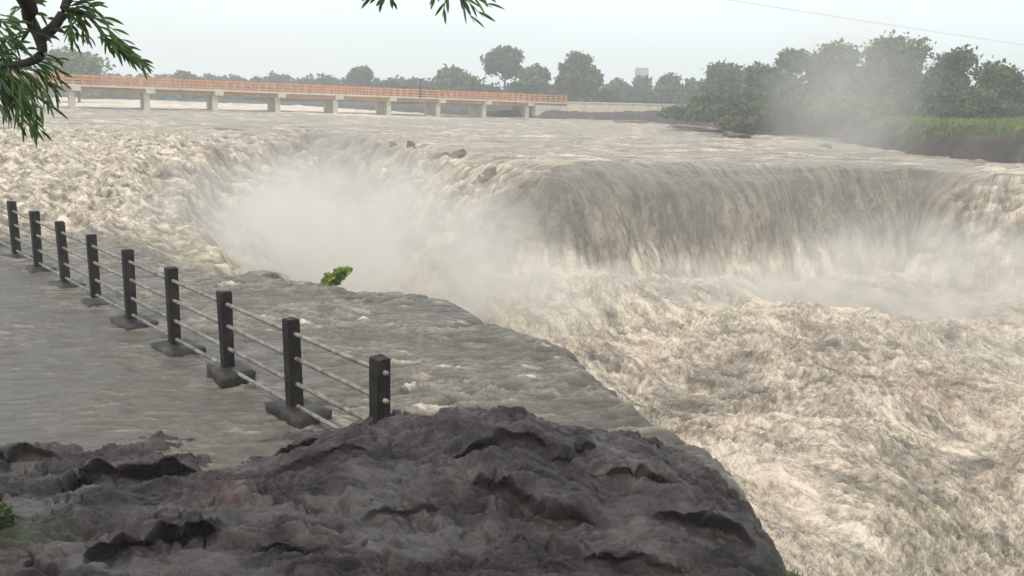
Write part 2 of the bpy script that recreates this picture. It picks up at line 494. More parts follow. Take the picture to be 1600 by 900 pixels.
# upper surface
U = smooth(40, 125, Y) * (0.12 + 0.8 * smooth(0, -55, X))
U = U + rapid * (0.5 * smooth(24, 45, Y) + 0.45 * fbm(X * .16 + Y * .05, Y * .13, 3, 20))
lw = fbm(X * .3, Y * .45, 3, 28)
f1 = fbm(X * .55 + lw, Y * 1.5 + 1.2 * lw, 4, 30); f2 = fbm(X * 1.6, Y * 4.2, 3, 40)
led_rough = 0.35 + 0.65 * smooth(-0.5, 1.5, fside)
f3 = ridged(X * 1.1 + .35 * Y + lw, Y * 3.4 - .3 * X + 1.6 * lw, 4, 45) * (.45 + 1.1 * smooth(-.4, .5, fbm(X * .4, Y * .6, 2, 29)))
U = U + ledge * led_rough * (0.03 * f1 + 0.024 * f2 + .04 * fbm(X * .25, Y * .5, 2, 35) + .05 * f3)
U = U - .5 * smooth(9.5, 8.9, Y) * smooth(-2.6, -1.8, X)
# rapids: steps and tongues running down to the right
ra, rb = X * .77 - Y * .64, X * .64 + Y * .77
r1 = ridged(ra * .22, rb * .55, 4, 50); r2 = fbm(ra * 1.1, rb * 2.6, 4, 60)
U = U + rapid * (0.2 * r1 + 0.13 * r2)
c1 = fbm(X * .12, Y * .5, 4, 70); c2 = fbm(X * .5, Y * 1.5, 3, 80)
step = smooth(3, 0, np.abs(fbm(X * .05, Y * .12, 3, 85)) * 12)
U = U + calm * (0.11 * c1 + 0.06 * c2 + 0.1 * step * ridged(X * .6, Y * .6, 3, 88))

# plunge river
fx, fy = 0.6, -0.8
la, lb = X * fx + Y * fy, X * -fy + Y * fx               # along and across the current
wx = la + 1.2 * fbm(la * .12, lb * .12, 2, 90); wy = lb + 1.2 * fbm(la * .12, lb * .12, 2, 94)
b1 = fbm(wx * .1, wy * .17, 2, 100); b2 = ridged(wx * .24, wy * .5, 5, 110, .55); b3 = fbm(wx * 1.5, wy * 2.6, 3, 120); b4 = ridged(wx * 3.4, wy * 5.0, 3, 128, .6)
def bumpat(px, py, r, h, el=1.0, ang=0):
    p = onz(px, py, LOW)
    dx, dy = X - p[0], Y - p[1]
    ca, sa = math.cos(ang), math.sin(ang)
    a = dx * ca + dy * sa; b = -dx * sa + dy * ca
    return h * np.exp(-(a / (r * el)) ** 2 - (b / r) ** 2)
waves = bumpat(1350, 545, 3.4, 1.5, 1.6, -.3) + bumpat(1240, 610, 2.2, 1.3, 1.6, -.9) + bumpat(880, 480, 3, 1.0, 2, -.4) + bumpat(980, 560, 2.5, .7, 1.6, -.5) \
    + bumpat(1500, 640, 3, .7, 1.8, -.4) + bumpat(1130, 700, 1.8, .5, 1.5, -.8) - bumpat(1140, 600, 2.4, 1.3, 1.6, -.7) - bumpat(1060, 640, 1.8, .6, 1.5, -.7)
Lz = LOW + waves + 0.85 * b1 + 0.3 * b2 + 0.14 * b3 + 0.05 * b4

# fall profile
pre = np.where(wid < 3, 0.05, 1.5 + 2.7 * smooth(.62, .45, fo) * smooth(-2, 6, X))
wv = wid * (1 + .18 * perlin(s * .22, sd * 0 + 3.3, 130))
t = np.clip((sd + pre) / (wv + pre), 0, 1)
p_main = t ** 1.9
prof = p_main
cas = smooth(.34, .62, fo) * (wid > 3.2)
stair = 0.06 * np.sin(t * 19 + 2 * perlin(s * .3, t * 2, 133)) * np.sin(np.pi * t)
p_main = t ** 2.3 * (1 - .12 * np.sin(np.pi * t) * (wid > 3))
prof = np.clip(p_main * (1 - .45 * cas) + .45 * cas * t ** 1.1 + cas * stair, 0, 1)
H = U * (1 - prof) + Lz * prof
fallm = np.sin(np.pi * np.clip(t, 0, 1)) * (wid > 2.5)
st = fbm(s * 1.1, sd * .22, 4, 140); st2 = fbm(s * 3.6, sd * .5, 3, 146)
tum = fbm(X * .9, Y * .9 + H * .9, 4, 150)
H = H + fallm * ((1 - cas) * (0.42 * fbm(s * .14, sd * .14, 3, 148) + 0.008 * st) + cas * (0.45 * tum + .2 * st))

# foam
q1 = fbm(wx * .8, wy * 1.9, 4, 160); q2 = fbm(wx * 2.6, wy * 6, 3, 170); qb = fbm(X * .09, Y * .13, 3, 178)
vein = ridged(wx * .5, wy * 2.2, 4, 165, .62)
q1 = fbm(wx * .35, wy * .9, 3, 160); q2 = fbm(wx * 1.3, wy * 5, 3, 170)
foam_low = .31 + .2 * qb + .25 * q1 + .13 * q2 + .12 * fbm(wx * 3.2, wy * 6, 2, 172) + .1 * b3 + .13 * smooth(-.2, 1.2, b4) + .2 * smooth(.15, 1.3, vein)
foam_low = foam_low + .16 * smooth(36, 50, Y) * (.6 + q1)
foam_led = .14 + .1 * f3 * led_rough + .15 * led_rough * (smooth(.5, 1.1, fbm(X * 1.2, Y * 3.4, 3, 47) + .7 * f2) * (.6 + f3) + .35 * f2) + .1 * smooth(2.5, .3, -sd) * smooth(.4, 1.0, f2 + .5 * f1) - .06 * smooth(1.4, .1, -sd)
for k, (pxx, pyy) in enumerate(post_xy):                 # churn around the footings, trailing to the right
    dx, dy = X - pxx - .45, Y - pyy + .25
    foam_led = foam_led + .3 * np.exp(-(dx / .75) ** 2 - (dy / .38) ** 2) * smooth(-.2, .6, f2 + f1)
v1 = fbm(ra * .8, rb * 2.4, 4, 180); v2 = fbm(ra * 2.4, rb * 6, 3, 190)
foam_rap = .375 + .28 * v1 + .25 * v2 + .16 * r2 + .25 * smooth(.2, 1.3, ridged(ra * .9, rb * 2.6, 4, 195, .6))
foam_calm = .4 + .1 * c1 + .2 * fbm(X * .2, Y * 1.1, 4, 200) + .1 * c2 + .3 * step * smooth(.2, .9, c2 + .5)
foam_calm = foam_calm + .35 * smooth(136, 150, Y) * smooth(0, -30, X)
foam_up = ledge * foam_led + rapid * foam_rap + calm * foam_calm
foam_fall = (1 - cas) * (.235 + .05 * fbm(s * .16, sd * .18, 3, 149) + .012 * st + .05 * smooth(.7, 1.4, st + .3 * st2) + .06 * smooth(.55, .85, t) * smooth(-.2, .8, st + .5)) + cas * (.46 + .3 * tum + .14 * st2)
k1 = smooth(0, .25, t); k2 = smooth(.82, 1.0, t)
foam = foam_up * (1 - k1) + k1 * ((1 - k2) * foam_fall + k2 * foam_low)
rimlike = wid <= 2.5
foam = np.where(rimlike & (t < 1), foam_up * (1 - k2) * (1 - .3 * k1) + k2 * foam_low, foam)
foam = np.clip(foam, 0, 1)
tint = np.clip(.5 + .55 * fbm(X * .14, Y * .2, 3, 210) + .25 * smooth(.5, .7, fo) * (X > 20) + .12 * cas, 0, 1)
tint = np.where(t < .99, np.clip(.28 + .3 * tint, 0, 1), tint); tint = .15 + .85 * tint; tint = tint * (1 - ledge * (t < .7))

V = np.stack([X, Y, H], -1)
nr, nc = X.shape
idx = np.arange(nr * nc).reshape(nr, nc)
quads = np.stack([idx[:-1, :-1], idx[:-1, 1:], idx[1:, 1:], idx[1:, :-1]], -1).reshape(-1, 4)
def cellmean(a): return (a[:-1, :-1] + a[1:, 1:]).ravel() / 2
ct, csd, cl, cy_ = cellmean(t), cellmean(sd), cellmean(ledge), cellmean(Y)
cw = cellmean(wid)
is_low = ct >= 0.995
is_fall = (ct > 0.02) & ~is_low & (cw > 2.5)
is_led = ~is_low & ~is_fall & (cl > .5)
is_up = ~is_low & ~is_fall & ~is_led
# normals of the whole sheet so that the pieces meet without a seam
du = np.gradient(V, axis=1); dv = np.gradient(V, axis=0)
nrm = np.cross(du, dv).reshape(-1, 3); nrm /= np.linalg.norm(nrm, axis=1, keepdims=True) + 1e-12
flow = {'river': (np.where(rapid > .4, ra * .6, X * .35), np.where(rapid > .4, rb, Y)), 'waterfall': ((H + .4 * sd) * .1, s * .22),
        'whitewater': (wx * .62, wy * 1.05), 'flooded_ledge': (X * .4 + .1 * Y, Y * 1.25 - .1 * X)}
for nm, msk in (('river', is_up), ('waterfall', is_fall), ('whitewater', is_low), ('flooded_ledge', is_led)):
    q = quads[msk]; fa_a, fb_a = flow[nm]
    used, inv = np.unique(q, return_inverse=True)
    o = mesh_np(nm, V.reshape(-1, 3)[used], inv.reshape(-1, 4), M_WATER, attrs={'foam': foam.ravel()[used], 'tint': tint.ravel()[used], 'fa': fa_a.ravel()[used], 'fb': fb_a.ravel()[used]})
    o.data.normals_split_custom_set_from_vertices(nrm[used].astype(np.float32))
    tag(o, kind='structure')

def water_z(x, y):
    i = int(np.clip(np.searchsorted(Yr, y), 0, nr - 1)); j = int(np.clip(np.searchsorted(ur, x / y), 0, nc - 1))
    return float(H[i, j])

# flying drops torn off the breaking crests
dr = np.random.RandomState(31)
wgt = (is_low.reshape(nr - 1, nc - 1) & (Yg[:-1, :-1] < 50)) * np.clip(foam[:-1, :-1] - .45, 0, 1) ** 2 * smooth(.1, .8, b2[:-1, :-1] + b1[:-1, :-1])
wgt = wgt + .6 * (rapid[:-1, :-1] > .5) * (Yg[:-1, :-1] < 45) * (sd[:-1, :-1] < 4) * np.clip(foam[:-1, :-1] - .5, 0, 1) ** 2
wgt = (wgt * Yg[:-1, :-1] ** 2).ravel(); wgt = wgt / wgt.sum()
src = V.reshape(-1, 3)[idx[:-1, :-1].ravel()[dr.choice(len(wgt), 420, p=wgt)]]
kk = 26
dirs = np.stack([.35 * fx + .25 * dr.randn(420), .35 * fy + .25 * dr.randn(420), .35 + .25 * dr.rand(420)], 1)
q_ = dr.rand(420, kk, 1)
pts_ = src[:, None, :] + dirs[:, None, :] * q_ * 1.6 + dr.randn(420, kk, 3) * .09 * (.3 + q_) - np.array([0, 0, .45]) * q_ ** 2
pts_ = pts_.reshape(-1, 3)
rad_ = (.006 + .016 * dr.rand(len(pts_)) ** 2)[:, None]
octa = np.array([(1, 0, 0), (-1, 0, 0), (0, 1, 0), (0, -1, 0), (0, 0, 1), (0, 0, -1)], float)
of = np.array([(0, 2, 4), (2, 1, 4), (1, 3, 4), (3, 0, 4), (2, 0, 5), (1, 2, 5), (3, 1, 5), (0, 3, 5)])
dv_ = (pts_[:, None, :] + octa[None] * rad_[:, None] * np.array([1, 1, 1.3])).reshape(-1, 3)
df_ = (np.arange(len(pts_))[:, None, None] * 6 + of[None]).reshape(-1, 3)
M_DROP = noise_mat('flying_drops', [(0.3, (0.6, 0.56, 0.5)), (0.7, (0.8, 0.77, 0.72))], 2.0, 0.3)
tag(mesh_np('spray_droplets', dv_, df_, M_DROP), 'pale drops of water flying off the crests of the whitewater', 'droplets', kind='stuff')

# ------------------------------------------------------------------ foreground rock
def rock_field():
    Yk = np.exp(np.linspace(math.log(3.2), math.log(11.6), 680)); uk = np.linspace(-.85, .62, 1000)
    Yq, Uq = np.meshgrid(Yk, uk, indexing='ij')
    x = Uq * Yq; y = Yq
    rs, rr, rw, _ = rim_field(x, y)
    n1 = fbm(x * .45, y * .6, 4, 300); n2 = fbm(x * 1.5 + .6 * y, y * 2.3, 4, 310); n3 = fbm(x * 5, y * 7, 4, 320)
    base = 1.95 * (1 - smooth(2.0, 11.0, y + .25 * n1)) ** .9
    crest_x = [-9, -3.2, -2.7, -2.0, -1.4, -.6, .2, .85, 1.4, 2.0, 3.5]
    crest_z = [0, 0, .1, .42, .62, .7, .7, .58, .5, .42, .4]
    cz = np.interp(x, crest_x, crest_z)
    hump = cz * smooth(10.7, 9.7, y + .25 * n1) * smooth(6.0, 9.4, y)
    z = np.maximum(base, 0) * .85 + hump * .85 - .17 + .12 * n1
    z = z - .7 * smooth(10.4, 11.4, y)
    # bedding: thin ledges that step up and away
    zz = z + .13 * x + .1 * n2 + .3 * perlin(x * .3, y * .3, 333)
    stp = .15
    fr = zz / stp - np.floor(zz / stp)
    z = z + 1.0 * stp * (smooth(.45, .95, fr) - fr) * smooth(-.6, .1, fbm(x * .4 + 9, y * .4, 2, 340))
    n5 = ridged(x * 1.1 + .5 * y, y * 2.0, 5, 350, .6)
    # run-off pooling in shallow hollows
    film = .6 * smooth(.15, .6, fbm(x * .6 + .3 * y, y * .95, 4, 370) + .3 * smooth(.5, -1.2, x) - .12) * smooth(9.3, 8.4, y)
    lay = smooth(-.35, .25, fbm(x * .6, y * .6, 2, 353))
    dry = 1 - .8 * film
    # striated beds: rounded ribs with sharp clefts between them, dipping to the left
    ua, ub = x * .96 + y * .28, -x * .28 + y * .96
    wv2 = .35 * fbm(x * .9, y * .9, 3, 352)
    bil = np.abs(perlin(ua * .7 + wv2, ub * 2.6 + wv2 * 2, 351)) + .5 * np.abs(perlin(ua * 1.7 + wv2, ub * 5.6 + wv2 * 2, 354)) + .3 * np.abs(perlin(ua * 4, ub * 11 + wv2 * 3, 366)) + .18 * np.abs(perlin(ua * 9, ub * 21, 367)) + .1 * np.abs(perlin(ua * 17, ub * 40, 373))
    blk = np.abs(perlin(x * 1.3 + wv2, y * 1.5 - wv2, 368)) + .5 * np.abs(perlin(x * 3.1, y * 3.4 + wv2, 369)) + .3 * np.abs(perlin(x * 7.3, y * 8, 371)) + .18 * np.abs(perlin(x * 16, y * 18, 372))
    z = z + .05 * n2 + dry * (.17 * bil * (.45 + .55 * lay) + .07 * blk * (1 - .4 * lay) - .06 + .008 * n3)
    # joints: narrow wandering cracks
    wx_, wy_ = x + .25 * n2, y + .25 * fbm(x * 1.5, y * 1.5, 3, 356)
    for sc, sx_, dp, sed in ((.55, 1.0, .16, 357), (1.1, 1.7, .09, 358), (2.4, 1.5, .05, 359)):
        cr_ = np.abs(perlin(wx_ * sc + .4 * wy_ * sc, wy_ * sc * sx_, sed)) / sc
        z = z - dp * (.25 + .75 * dry) * np.exp(-(cr_ / (.02 + .012 / sc)) ** 2) * smooth(-.3, .3, perlin(x * .7, y * .7, sed + 7))
    y2 = y.copy()
    # undercut steps: the bed behind the line stands higher and overhangs its own foot
    def fault(pts, h, und, zg):
        nonlocal z, y2
        h = h * 1.05; und = und * 1.2
        P = np.array([onz(px, py, zg)[:2] for px, py in pts]); P = P[np.argsort(P[:, 0])]
        yl = np.interp(x, P[:, 0], P[:, 1]) + .035 * fbm(x * 1.3, y * .0 + zg * 9, 3, 361) 
        L_ = P[-1, 0] - P[0, 0]
        tp = smooth(P[0, 0] - .12 * L_, P[0, 0] + .2 * L_, x) * smooth(P[-1, 0] + .12 * L_, P[-1, 0] - .2 * L_, x)
        tp = tp * (.85 + .2 * fbm(x * .9, x * 0 + zg * 5, 2, 362)).clip(.4, 1.15)
        v = y - yl
        y2 = y2 + tp * und * np.where(v < 0, smooth(-.35, 0, v), 1 - smooth(0, .09, v))
        z = z + tp * h * (smooth(0.0, .09, v) * np.exp(-np.maximum(v, 0) / 1.3) - .35 * smooth(-.5, -.02, v) * (v < .0) - .35 * (v >= 0) * (1 - smooth(0, .09, v)))
    fault([(90, 752), (150, 730), (215, 715), (300, 705)], .2, .26, .45)
    fault([(95, 880), (170, 842), (250, 815), (340, 792)], .15, .24, 1.0)
    fault([(430, 695), (470, 680), (515, 668)], .12, .14, .3)
    fault([(735, 748), (800, 768), (860, 797), (935, 803)], .17, .18, .85)
    fault([(700, 706), (780, 694), (880, 690)], .13, .15, .8)
    fault([(915, 735), (990, 742), (1075, 760)], .12, .14, .75)
    fault([(1020, 800), (1100, 798), (1190, 815)], .14, .15, .8)
    fault([(560, 792), (640, 770), (700, 775)], .07, .09, .9)
    fault([(390, 820), (450, 845), (520, 850)], .07, .1, 1.05)
    fault([(900, 860), (1000, 850), (1100, 868)], .09, .1, 1.0)
    fault([(-60, 715), (30, 702), (90, 706)], .14, .15, .2)
    fault([(420, 745), (520, 720), (580, 722)], .06, .08, .55)
    # edge towards the gorge
    edge = rs + .09 * fbm(x * 2.2, y * 2.2, 4, 380) + .05
    z = z - .2 * smooth(-1.5, 0, edge) ** 2
    shelf = smooth(8.1, 7.6, y) * smooth(4.5, 5.5, y)
    top = smooth(.28, -.12, edge)
    drop = -.5 - 1.0 * np.clip(edge, 0, 4) - .8 * shelf * 0
    z_low = np.where(edge < .8, -.02 - .3 * edge + .06 * n2, -.12 - 6.5 * smooth(.8, 1.5, edge))
    z_noshelf = -.4 - 6.5 * smooth(.1, 1.0, edge)
    zl = shelf * z_low + (1 - shelf) * z_noshelf
    zr = z * top + zl * (1 - top)
    moss = np.clip((1 - top) * shelf * smooth(-.35, .25, n2 + .3), 0, 1)
    moss = np.maximum(moss, .8 * np.exp(-((x + 3.75) / .3) ** 2 - ((y - 6.35) / .4) ** 2) * smooth(-.3, .4, n3))
    film = film * top * (1 - .6 * smooth(.1, .3, np.abs(y2 - y)))
    vv = np.stack([x, y2, zr], -1).reshape(-1, 3)
    r_, c_ = x.shape
    ii = np.arange(r_ * c_).reshape(r_, c_)
    qq = np.stack([ii[:-1, :-1], ii[:-1, 1:], ii[1:, 1:], ii[1:, :-1]], -1).reshape(-1, 4)
    return vv, qq, film.ravel(), moss.ravel(), x, y, zr
rv, rq, rfilm, rmoss, RX, RY, RZ = rock_field()
rock = mesh_np('rock', rv, rq, M_ROCK, attrs={'film': rfilm, 'moss': rmoss})
tag(rock, kind='structure')
def rock_z(x, y):
    k = np.argmin((RX - x) ** 2 + (RY - y) ** 2)
    return float(RZ.ravel()[k])

# ------------------------------------------------------------------ ground sheet, banks
bank_px = [(1900, 290), (1750, 272), (1600, 257), (1520, 250), (1450, 244), (1380, 236), (1320, 226), (1270, 212), (1200, 207), (1120, 202), (1050, 196), (980, 190), (900, 187), (860, 186)]
bank = [tuple(onz(px, py, .1)[:2]) for px, py in bank_px]
bank = [(140, 62)] + bank + [(-30, 185), (-70, 215), (-140, 240), (-400, 260)]
BANK = catmull(bank, 5)
def bank_sd(x, y):
    best = np.full(x.shape, 1e18)
    for a, b in zip(BANK[:-1], BANK[1:]):
        d = b - a; t_ = np.clip(((x - a[0]) * d[0] + (y - a[1]) * d[1]) / (d @ d), 0, 1)
        best = np.minimum(best, (x - a[0] - t_ * d[0]) ** 2 + (y - a[1] - t_ * d[1]) ** 2)
    poly = np.vstack([BANK, [(-400, 6000), (6000, 6000), (6000, 62)]])
    q = np.sqrt(best)
    return np.where(inside(poly, x, y), q, -q)
def land_z(x, y, d):
    hi = 1.0 + 1.3 * smooth(10, 40, x) + .3 * fbm(x * .03, y * .03, 2, 400)
    return -1.2 + (hi + 1.2) * smooth(-.5, 4.5, d + 1.2 * fbm(x * .25, y * .25, 3, 410)) + 1.0 * smooth(6, 40, d) + .25 * fbm(x * .3, y * .3, 3, 405)
g = np.sinh(np.linspace(-5.2, 5.2, 260)) ; g = g / g[-1] * 5000
gx, gy = np.meshgrid(g, g + 40, indexing='xy')
gd = bank_sd(gx, gy)
gz = np.where(gd > 0, land_z(gx, gy, gd) - .5, -13.0)
near_r = (gx < 1.2) & (gy < 3.0)
gz = np.where((gy < 2.6), -13 + 14.6 * smooth(1.2, -3, gx) * 1.0, gz)
ii = np.arange(gx.size).reshape(gx.shape)
gq = np.stack([ii[:-1, :-1], ii[:-1, 1:], ii[1:, 1:], ii[1:, :-1]], -1).reshape(-1, 4)
ground = mesh_np('ground', np.stack([gx, gy, gz], -1).reshape(-1, 3), gq, M_GROUND)
tag(ground, kind='structure')

by = np.exp(np.linspace(math.log(56), math.log(300), 300)); bu = np.linspace(-.5, .85, 520)
bY, bU = np.meshgrid(by, bu, indexing='ij'); bX = bU * bY
bd = bank_sd(bX, bY)
bz = land_z(bX, bY, bd) + .35 * ridged(bX * .25, bY * .4, 3, 420) * smooth(-1, 1, bd) * smooth(14, 5, bd)
ii = np.arange(bX.size).reshape(bX.shape)
bq = np.stack([ii[:-1, :-1], ii[:-1, 1:], ii[1:, 1:], ii[1:, :-1]], -1).reshape(-1, 4)
keep = ((bd[:-1, :-1] > -2.5) & (bd[1:, 1:] < 75)).ravel()
bq = bq[keep]; used, inv = np.unique(bq, return_inverse=True)
rb_o = mesh_np('river_bank', np.stack([bX, bY, bz], -1).reshape(-1, 3)[used], inv.reshape(-1, 4), M_BANK)
tag(rb_o, kind='structure')
def bank_z(x, y):
    a = np.array([x]); b = np.array([y]); d = bank_sd(a, b)
    return float(land_z(a, b, d)[0])

# ------------------------------------------------------------------ railing on the flooded ledge
fence = empty('railing', (PA[0], PA[1], 0))
tag(fence, 'row of dark wet concrete posts joined by four steel pipes on the flooded ledge', 'railing')
rnd = random.Random(5)
ang = math.atan2(fdir[1], fdir[0])
def rotax(a): return np.array([[math.cos(a), math.sin(a), 0], [-math.sin(a), math.cos(a), 0], [0, 0, 1.0]])
rail_h = [1.15, .82, .48, .17]
tops = []
for k, p in enumerate(post_xy):
    a = ang + rnd.uniform(-.05, .05)
    topz = 1.3 + .012 * k + rnd.uniform(-.02, .02)
    mb = MB(); mb.box((p[0], p[1], (topz + .1) / 2), (.178 + rnd.uniform(-.008, .008), .17, topz - .1), rotax(a), jit=.012, rnd=rnd)
    lx_, ly_ = rnd.uniform(-.03, .03), rnd.uniform(-.03, .03)
    mb.v = [v + np.array([lx_, ly_, 0]) * (v[2] / topz - .5) for v in mb.v]
    po = mb.build('post', M_POST, fence, bevel=.012)
    fz = (.24, .2, .22, .1, .12, .07, .09, .12, .08, .08, .1)[k]
    fb = bmesh.new(); bmesh.ops.create_cube(fb, size=1.0)
    bmesh.ops.subdivide_edges(fb, edges=list(fb.edges), cuts=9, use_grid_fill=True)
    fs = (.84 + rnd.uniform(-.1, .1), .6 + rnd.uniform(-.06, .06), fz + .7)
    co = np.array([v.co[:] for v in fb.verts])
    low = smooth(.5, .1, co[:, 2])
    ns = np.stack([fbm(co[:, 1] * 5 + k * 3.1, co[:, 2] * 9, 4, 440), fbm(co[:, 0] * 5 - k, co[:, 2] * 9, 4, 441), .6 * fbm(co[:, 0] * 5 + k, co[:, 1] * 5, 4, 442)], 1)
    co = co * np.array(fs) * (1 - .05 * (np.abs(co) > .45).sum(1, keepdims=True).clip(0, 2)) + ns * np.stack([.012 + .05 * low, .012 + .05 * low, .014 + 0 * low], 1)
    ra_ = a + rnd.uniform(-.12, .12); ca_, sa_ = math.cos(ra_), math.sin(ra_)
    for v, c in zip(fb.verts, co):
        v.co = (c[0] * ca_ - c[1] * sa_ + p[0] + .06 - PA[0], c[0] * sa_ + c[1] * ca_ + p[1] - .03 - PA[1], c[2] + fz / 2 - .35)
    fm = bpy.data.meshes.new('footing'); fb.to_mesh(fm); fb.free(); fm.materials.append(M_FOOT)
    for pl in fm.polygons: pl.use_smooth = True
    fo_ = bpy.data.objects.new('footing', fm); C.objects.link(fo_); fo_.parent = fence
for r_i, hz in enumerate(rail_h):
    pts = []
    p0 = post_xy[0] - fdir * (.16 if r_i < 2 else .03)
    if r_i == 3: p0 = post_xy[0] + fdir * .75
    pts.append((p0[0], p0[1], hz))
    for k, p in enumerate(post_xy):
        if k > 0 or r_i != 3: pts.append((p[0], p[1], hz + rnd.uniform(-.005, .005)))
        if k < len(post_xy) - 1:
            q = (p + post_xy[k + 1]) / 2
            if r_i == 3 and k == 0: q = q + fdir * .3
            pts.append((q[0], q[1], hz - .004 + rnd.uniform(-.003, .003)))
    mb = MB(); mb.tube(pts, .029, 10)
    mb.build('rail', M_RAIL, fence, sm=True)

# ------------------------------------------------------------------ bridge
BA, BB = at(120, 168, 128), at(828, 185, 176)
BA[2], BB[2] = .9, .1
bdir = (BB - BA)[:2]; blen = np.linalg.norm(bdir); bdir = bdir / blen
bperp = np.array([-bdir[1], bdir[0]])
topA, topB = at(120, 131.5, 128)[2], at(828, 158, 176)[2]
def deck_z(t_): return topA + (topB - topA) * t_
bridge = empty('bridge', (BA[0], BA[1], 0))
tag(bridge, 'long low road bridge with cream piers and orange red railing across the flooded river', 'bridge')
bang = math.atan2(bdir[1], bdir[0])
sl = math.atan2(topB - topA, blen)
bax = np.array([[bdir[0] * math.cos(sl), bdir[1] * math.cos(sl), math.sin(sl)], [bperp[0], bperp[1], 0], [0, 0, 1.0]])
W = 6.6
t0, t1 = -.42, 1.11
def bp(t_, off, z): 
    q = BA[:2] + bdir * blen * t_ + bperp * off
    return (q[0], q[1], deck_z(t_) + z)
tm = (t0 + t1) / 2; LT = (t1 - t0) * blen
mb = MB(); mb.box(bp(tm, W / 2, -.15), (LT, W + .5, .3), bax); mb.build('deck', M_CREAM, bridge)
for off in (.55, W - .55, W / 2):
    mb = MB(); mb.box(bp(tm, off, -.3 - .3), (LT, .5, .6), bax); mb.build('girder', M_DECKSIDE, bridge)
for k in range(-3, 9):
    t_ = k / 8
    q = BA[:2] + bdir * blen * t_ + bperp * W / 2
    zt = deck_z(t_) - .95
    mb = MB(); mb.box((q[0], q[1], (zt - 3) / 2), (.8, W - .6, zt + 3), rotax(bang - R(9))); pier = mb.build('pier', M_CREAM, bridge)
    mb = MB(); mb.box((q[0], q[1], deck_z(t_) - .62), (1.3, W + .95, .6), rotax(bang)); cp = mb.build('pier_cap', M_CREAM, bridge)
    cp.parent = pier
for off, nm in ((-.12, 0), (W + .12, 1)):
    mb = MB()
    for h in (.3, .78, 1.25):
        mb.box(bp(tm, off, h), (LT, .12, .17), bax)
    nps = 92
    for i in range(nps + 1):
        t_ = t0 + (t1 - t0) * i / nps
        mb.box(bp(t_, off, .66), (.2, .2, 1.32), bax)
    mb.build('guard_railing', M_REDRAIL, bridge)
# abutment and approach wall at the right end
ab = bp(1.06, W / 2, 0)
mb = MB(); mb.box((ab[0], ab[1], deck_z(1.06) / 2 - 1.8), (7.5, W + 1.2, deck_z(1.06) + 2.2), rotax(bang)); mb.build('abutment', M_CREAM, bridge)
e0 = bp(1.1, 0, 0); e1 = (e0[0] + 22, e0[1] + 5, 0)
aw = empty('retaining_wall', (e0[0] + 11, e0[1] + 2.5, 0))
tag(aw, 'low beige retaining wall leading off the right end of the bridge', 'wall')
wa = math.atan2(5, 22)
mb = MB(); mb.box((e0[0] + 12, e0[1] + 2.7, 1.2), (23, .5, 4.0), rotax(wa)); mb.build('wall', M_CREAM, aw)
mb = MB(); mb.box((e0[0] + 12, e0[1] + 2.7, 3.3), (23.2, .75, .25), rotax(wa)); mb.build('coping', M_CREAM, aw)
lp = at(657, 135, 154)
pole = empty('lamp_post', (lp[0], lp[1], deck_z(.8)))
tag(pole, 'short dark post standing up from the bridge railing against the sky', 'post')
mb = MB(); mb.tube([(lp[0], lp[1], deck_z(.8) - .1), (lp[0], lp[1], deck_z(.8) + 2.9)], [.14, .1], 8); mb.build('pole', M_BARK, pole)
mb = MB(); mb.box((lp[0] + .15, lp[1], deck_z(.8) + 3.0), (.7, .3, .22)); mb.build('lamp_head', M_BARK, pole)

# ------------------------------------------------------------------ trees
def leaf_cloud(rs, centers, radii, n, size, shell=.55):
    """n small two-triangle leaf clumps spread through a set of lobes -> verts, faces"""
    k = len(centers)
    wgt = radii.prod(1) ** (2 / 3.); wgt = wgt / wgt.sum()
    li = rs.choice(k, n, p=wgt)
    d = rs.randn(n, 3); d /= np.linalg.norm(d, axis=1, keepdims=True)
    rad = (shell + (1 - shell) * rs.rand(n)) * (1 + .12 * rs.randn(n))
    c = centers[li] + d * radii[li] * rad[:, None]
    a = rs.randn(n, 3); a /= np.linalg.norm(a, axis=1, keepdims=True)
    b = np.cross(a, rs.randn(n, 3)); b /= np.linalg.norm(b, axis=1, keepdims=True)
    sz = size * (.5 + rs.rand(n))[:, None]
    v = np.stack([c - a * sz * .6, c + b * sz * .35, c + a * sz * .6, c - b * sz * .35], 1)
    # bend the leaf clump so that it is not a flat card
    v[:, 1] += np.cross(a, b) * sz * .15; v[:, 3] += np.cross(a, b) * sz * .15
    return v.reshape(-1, 3), np.arange(4 * n).reshape(n, 4)

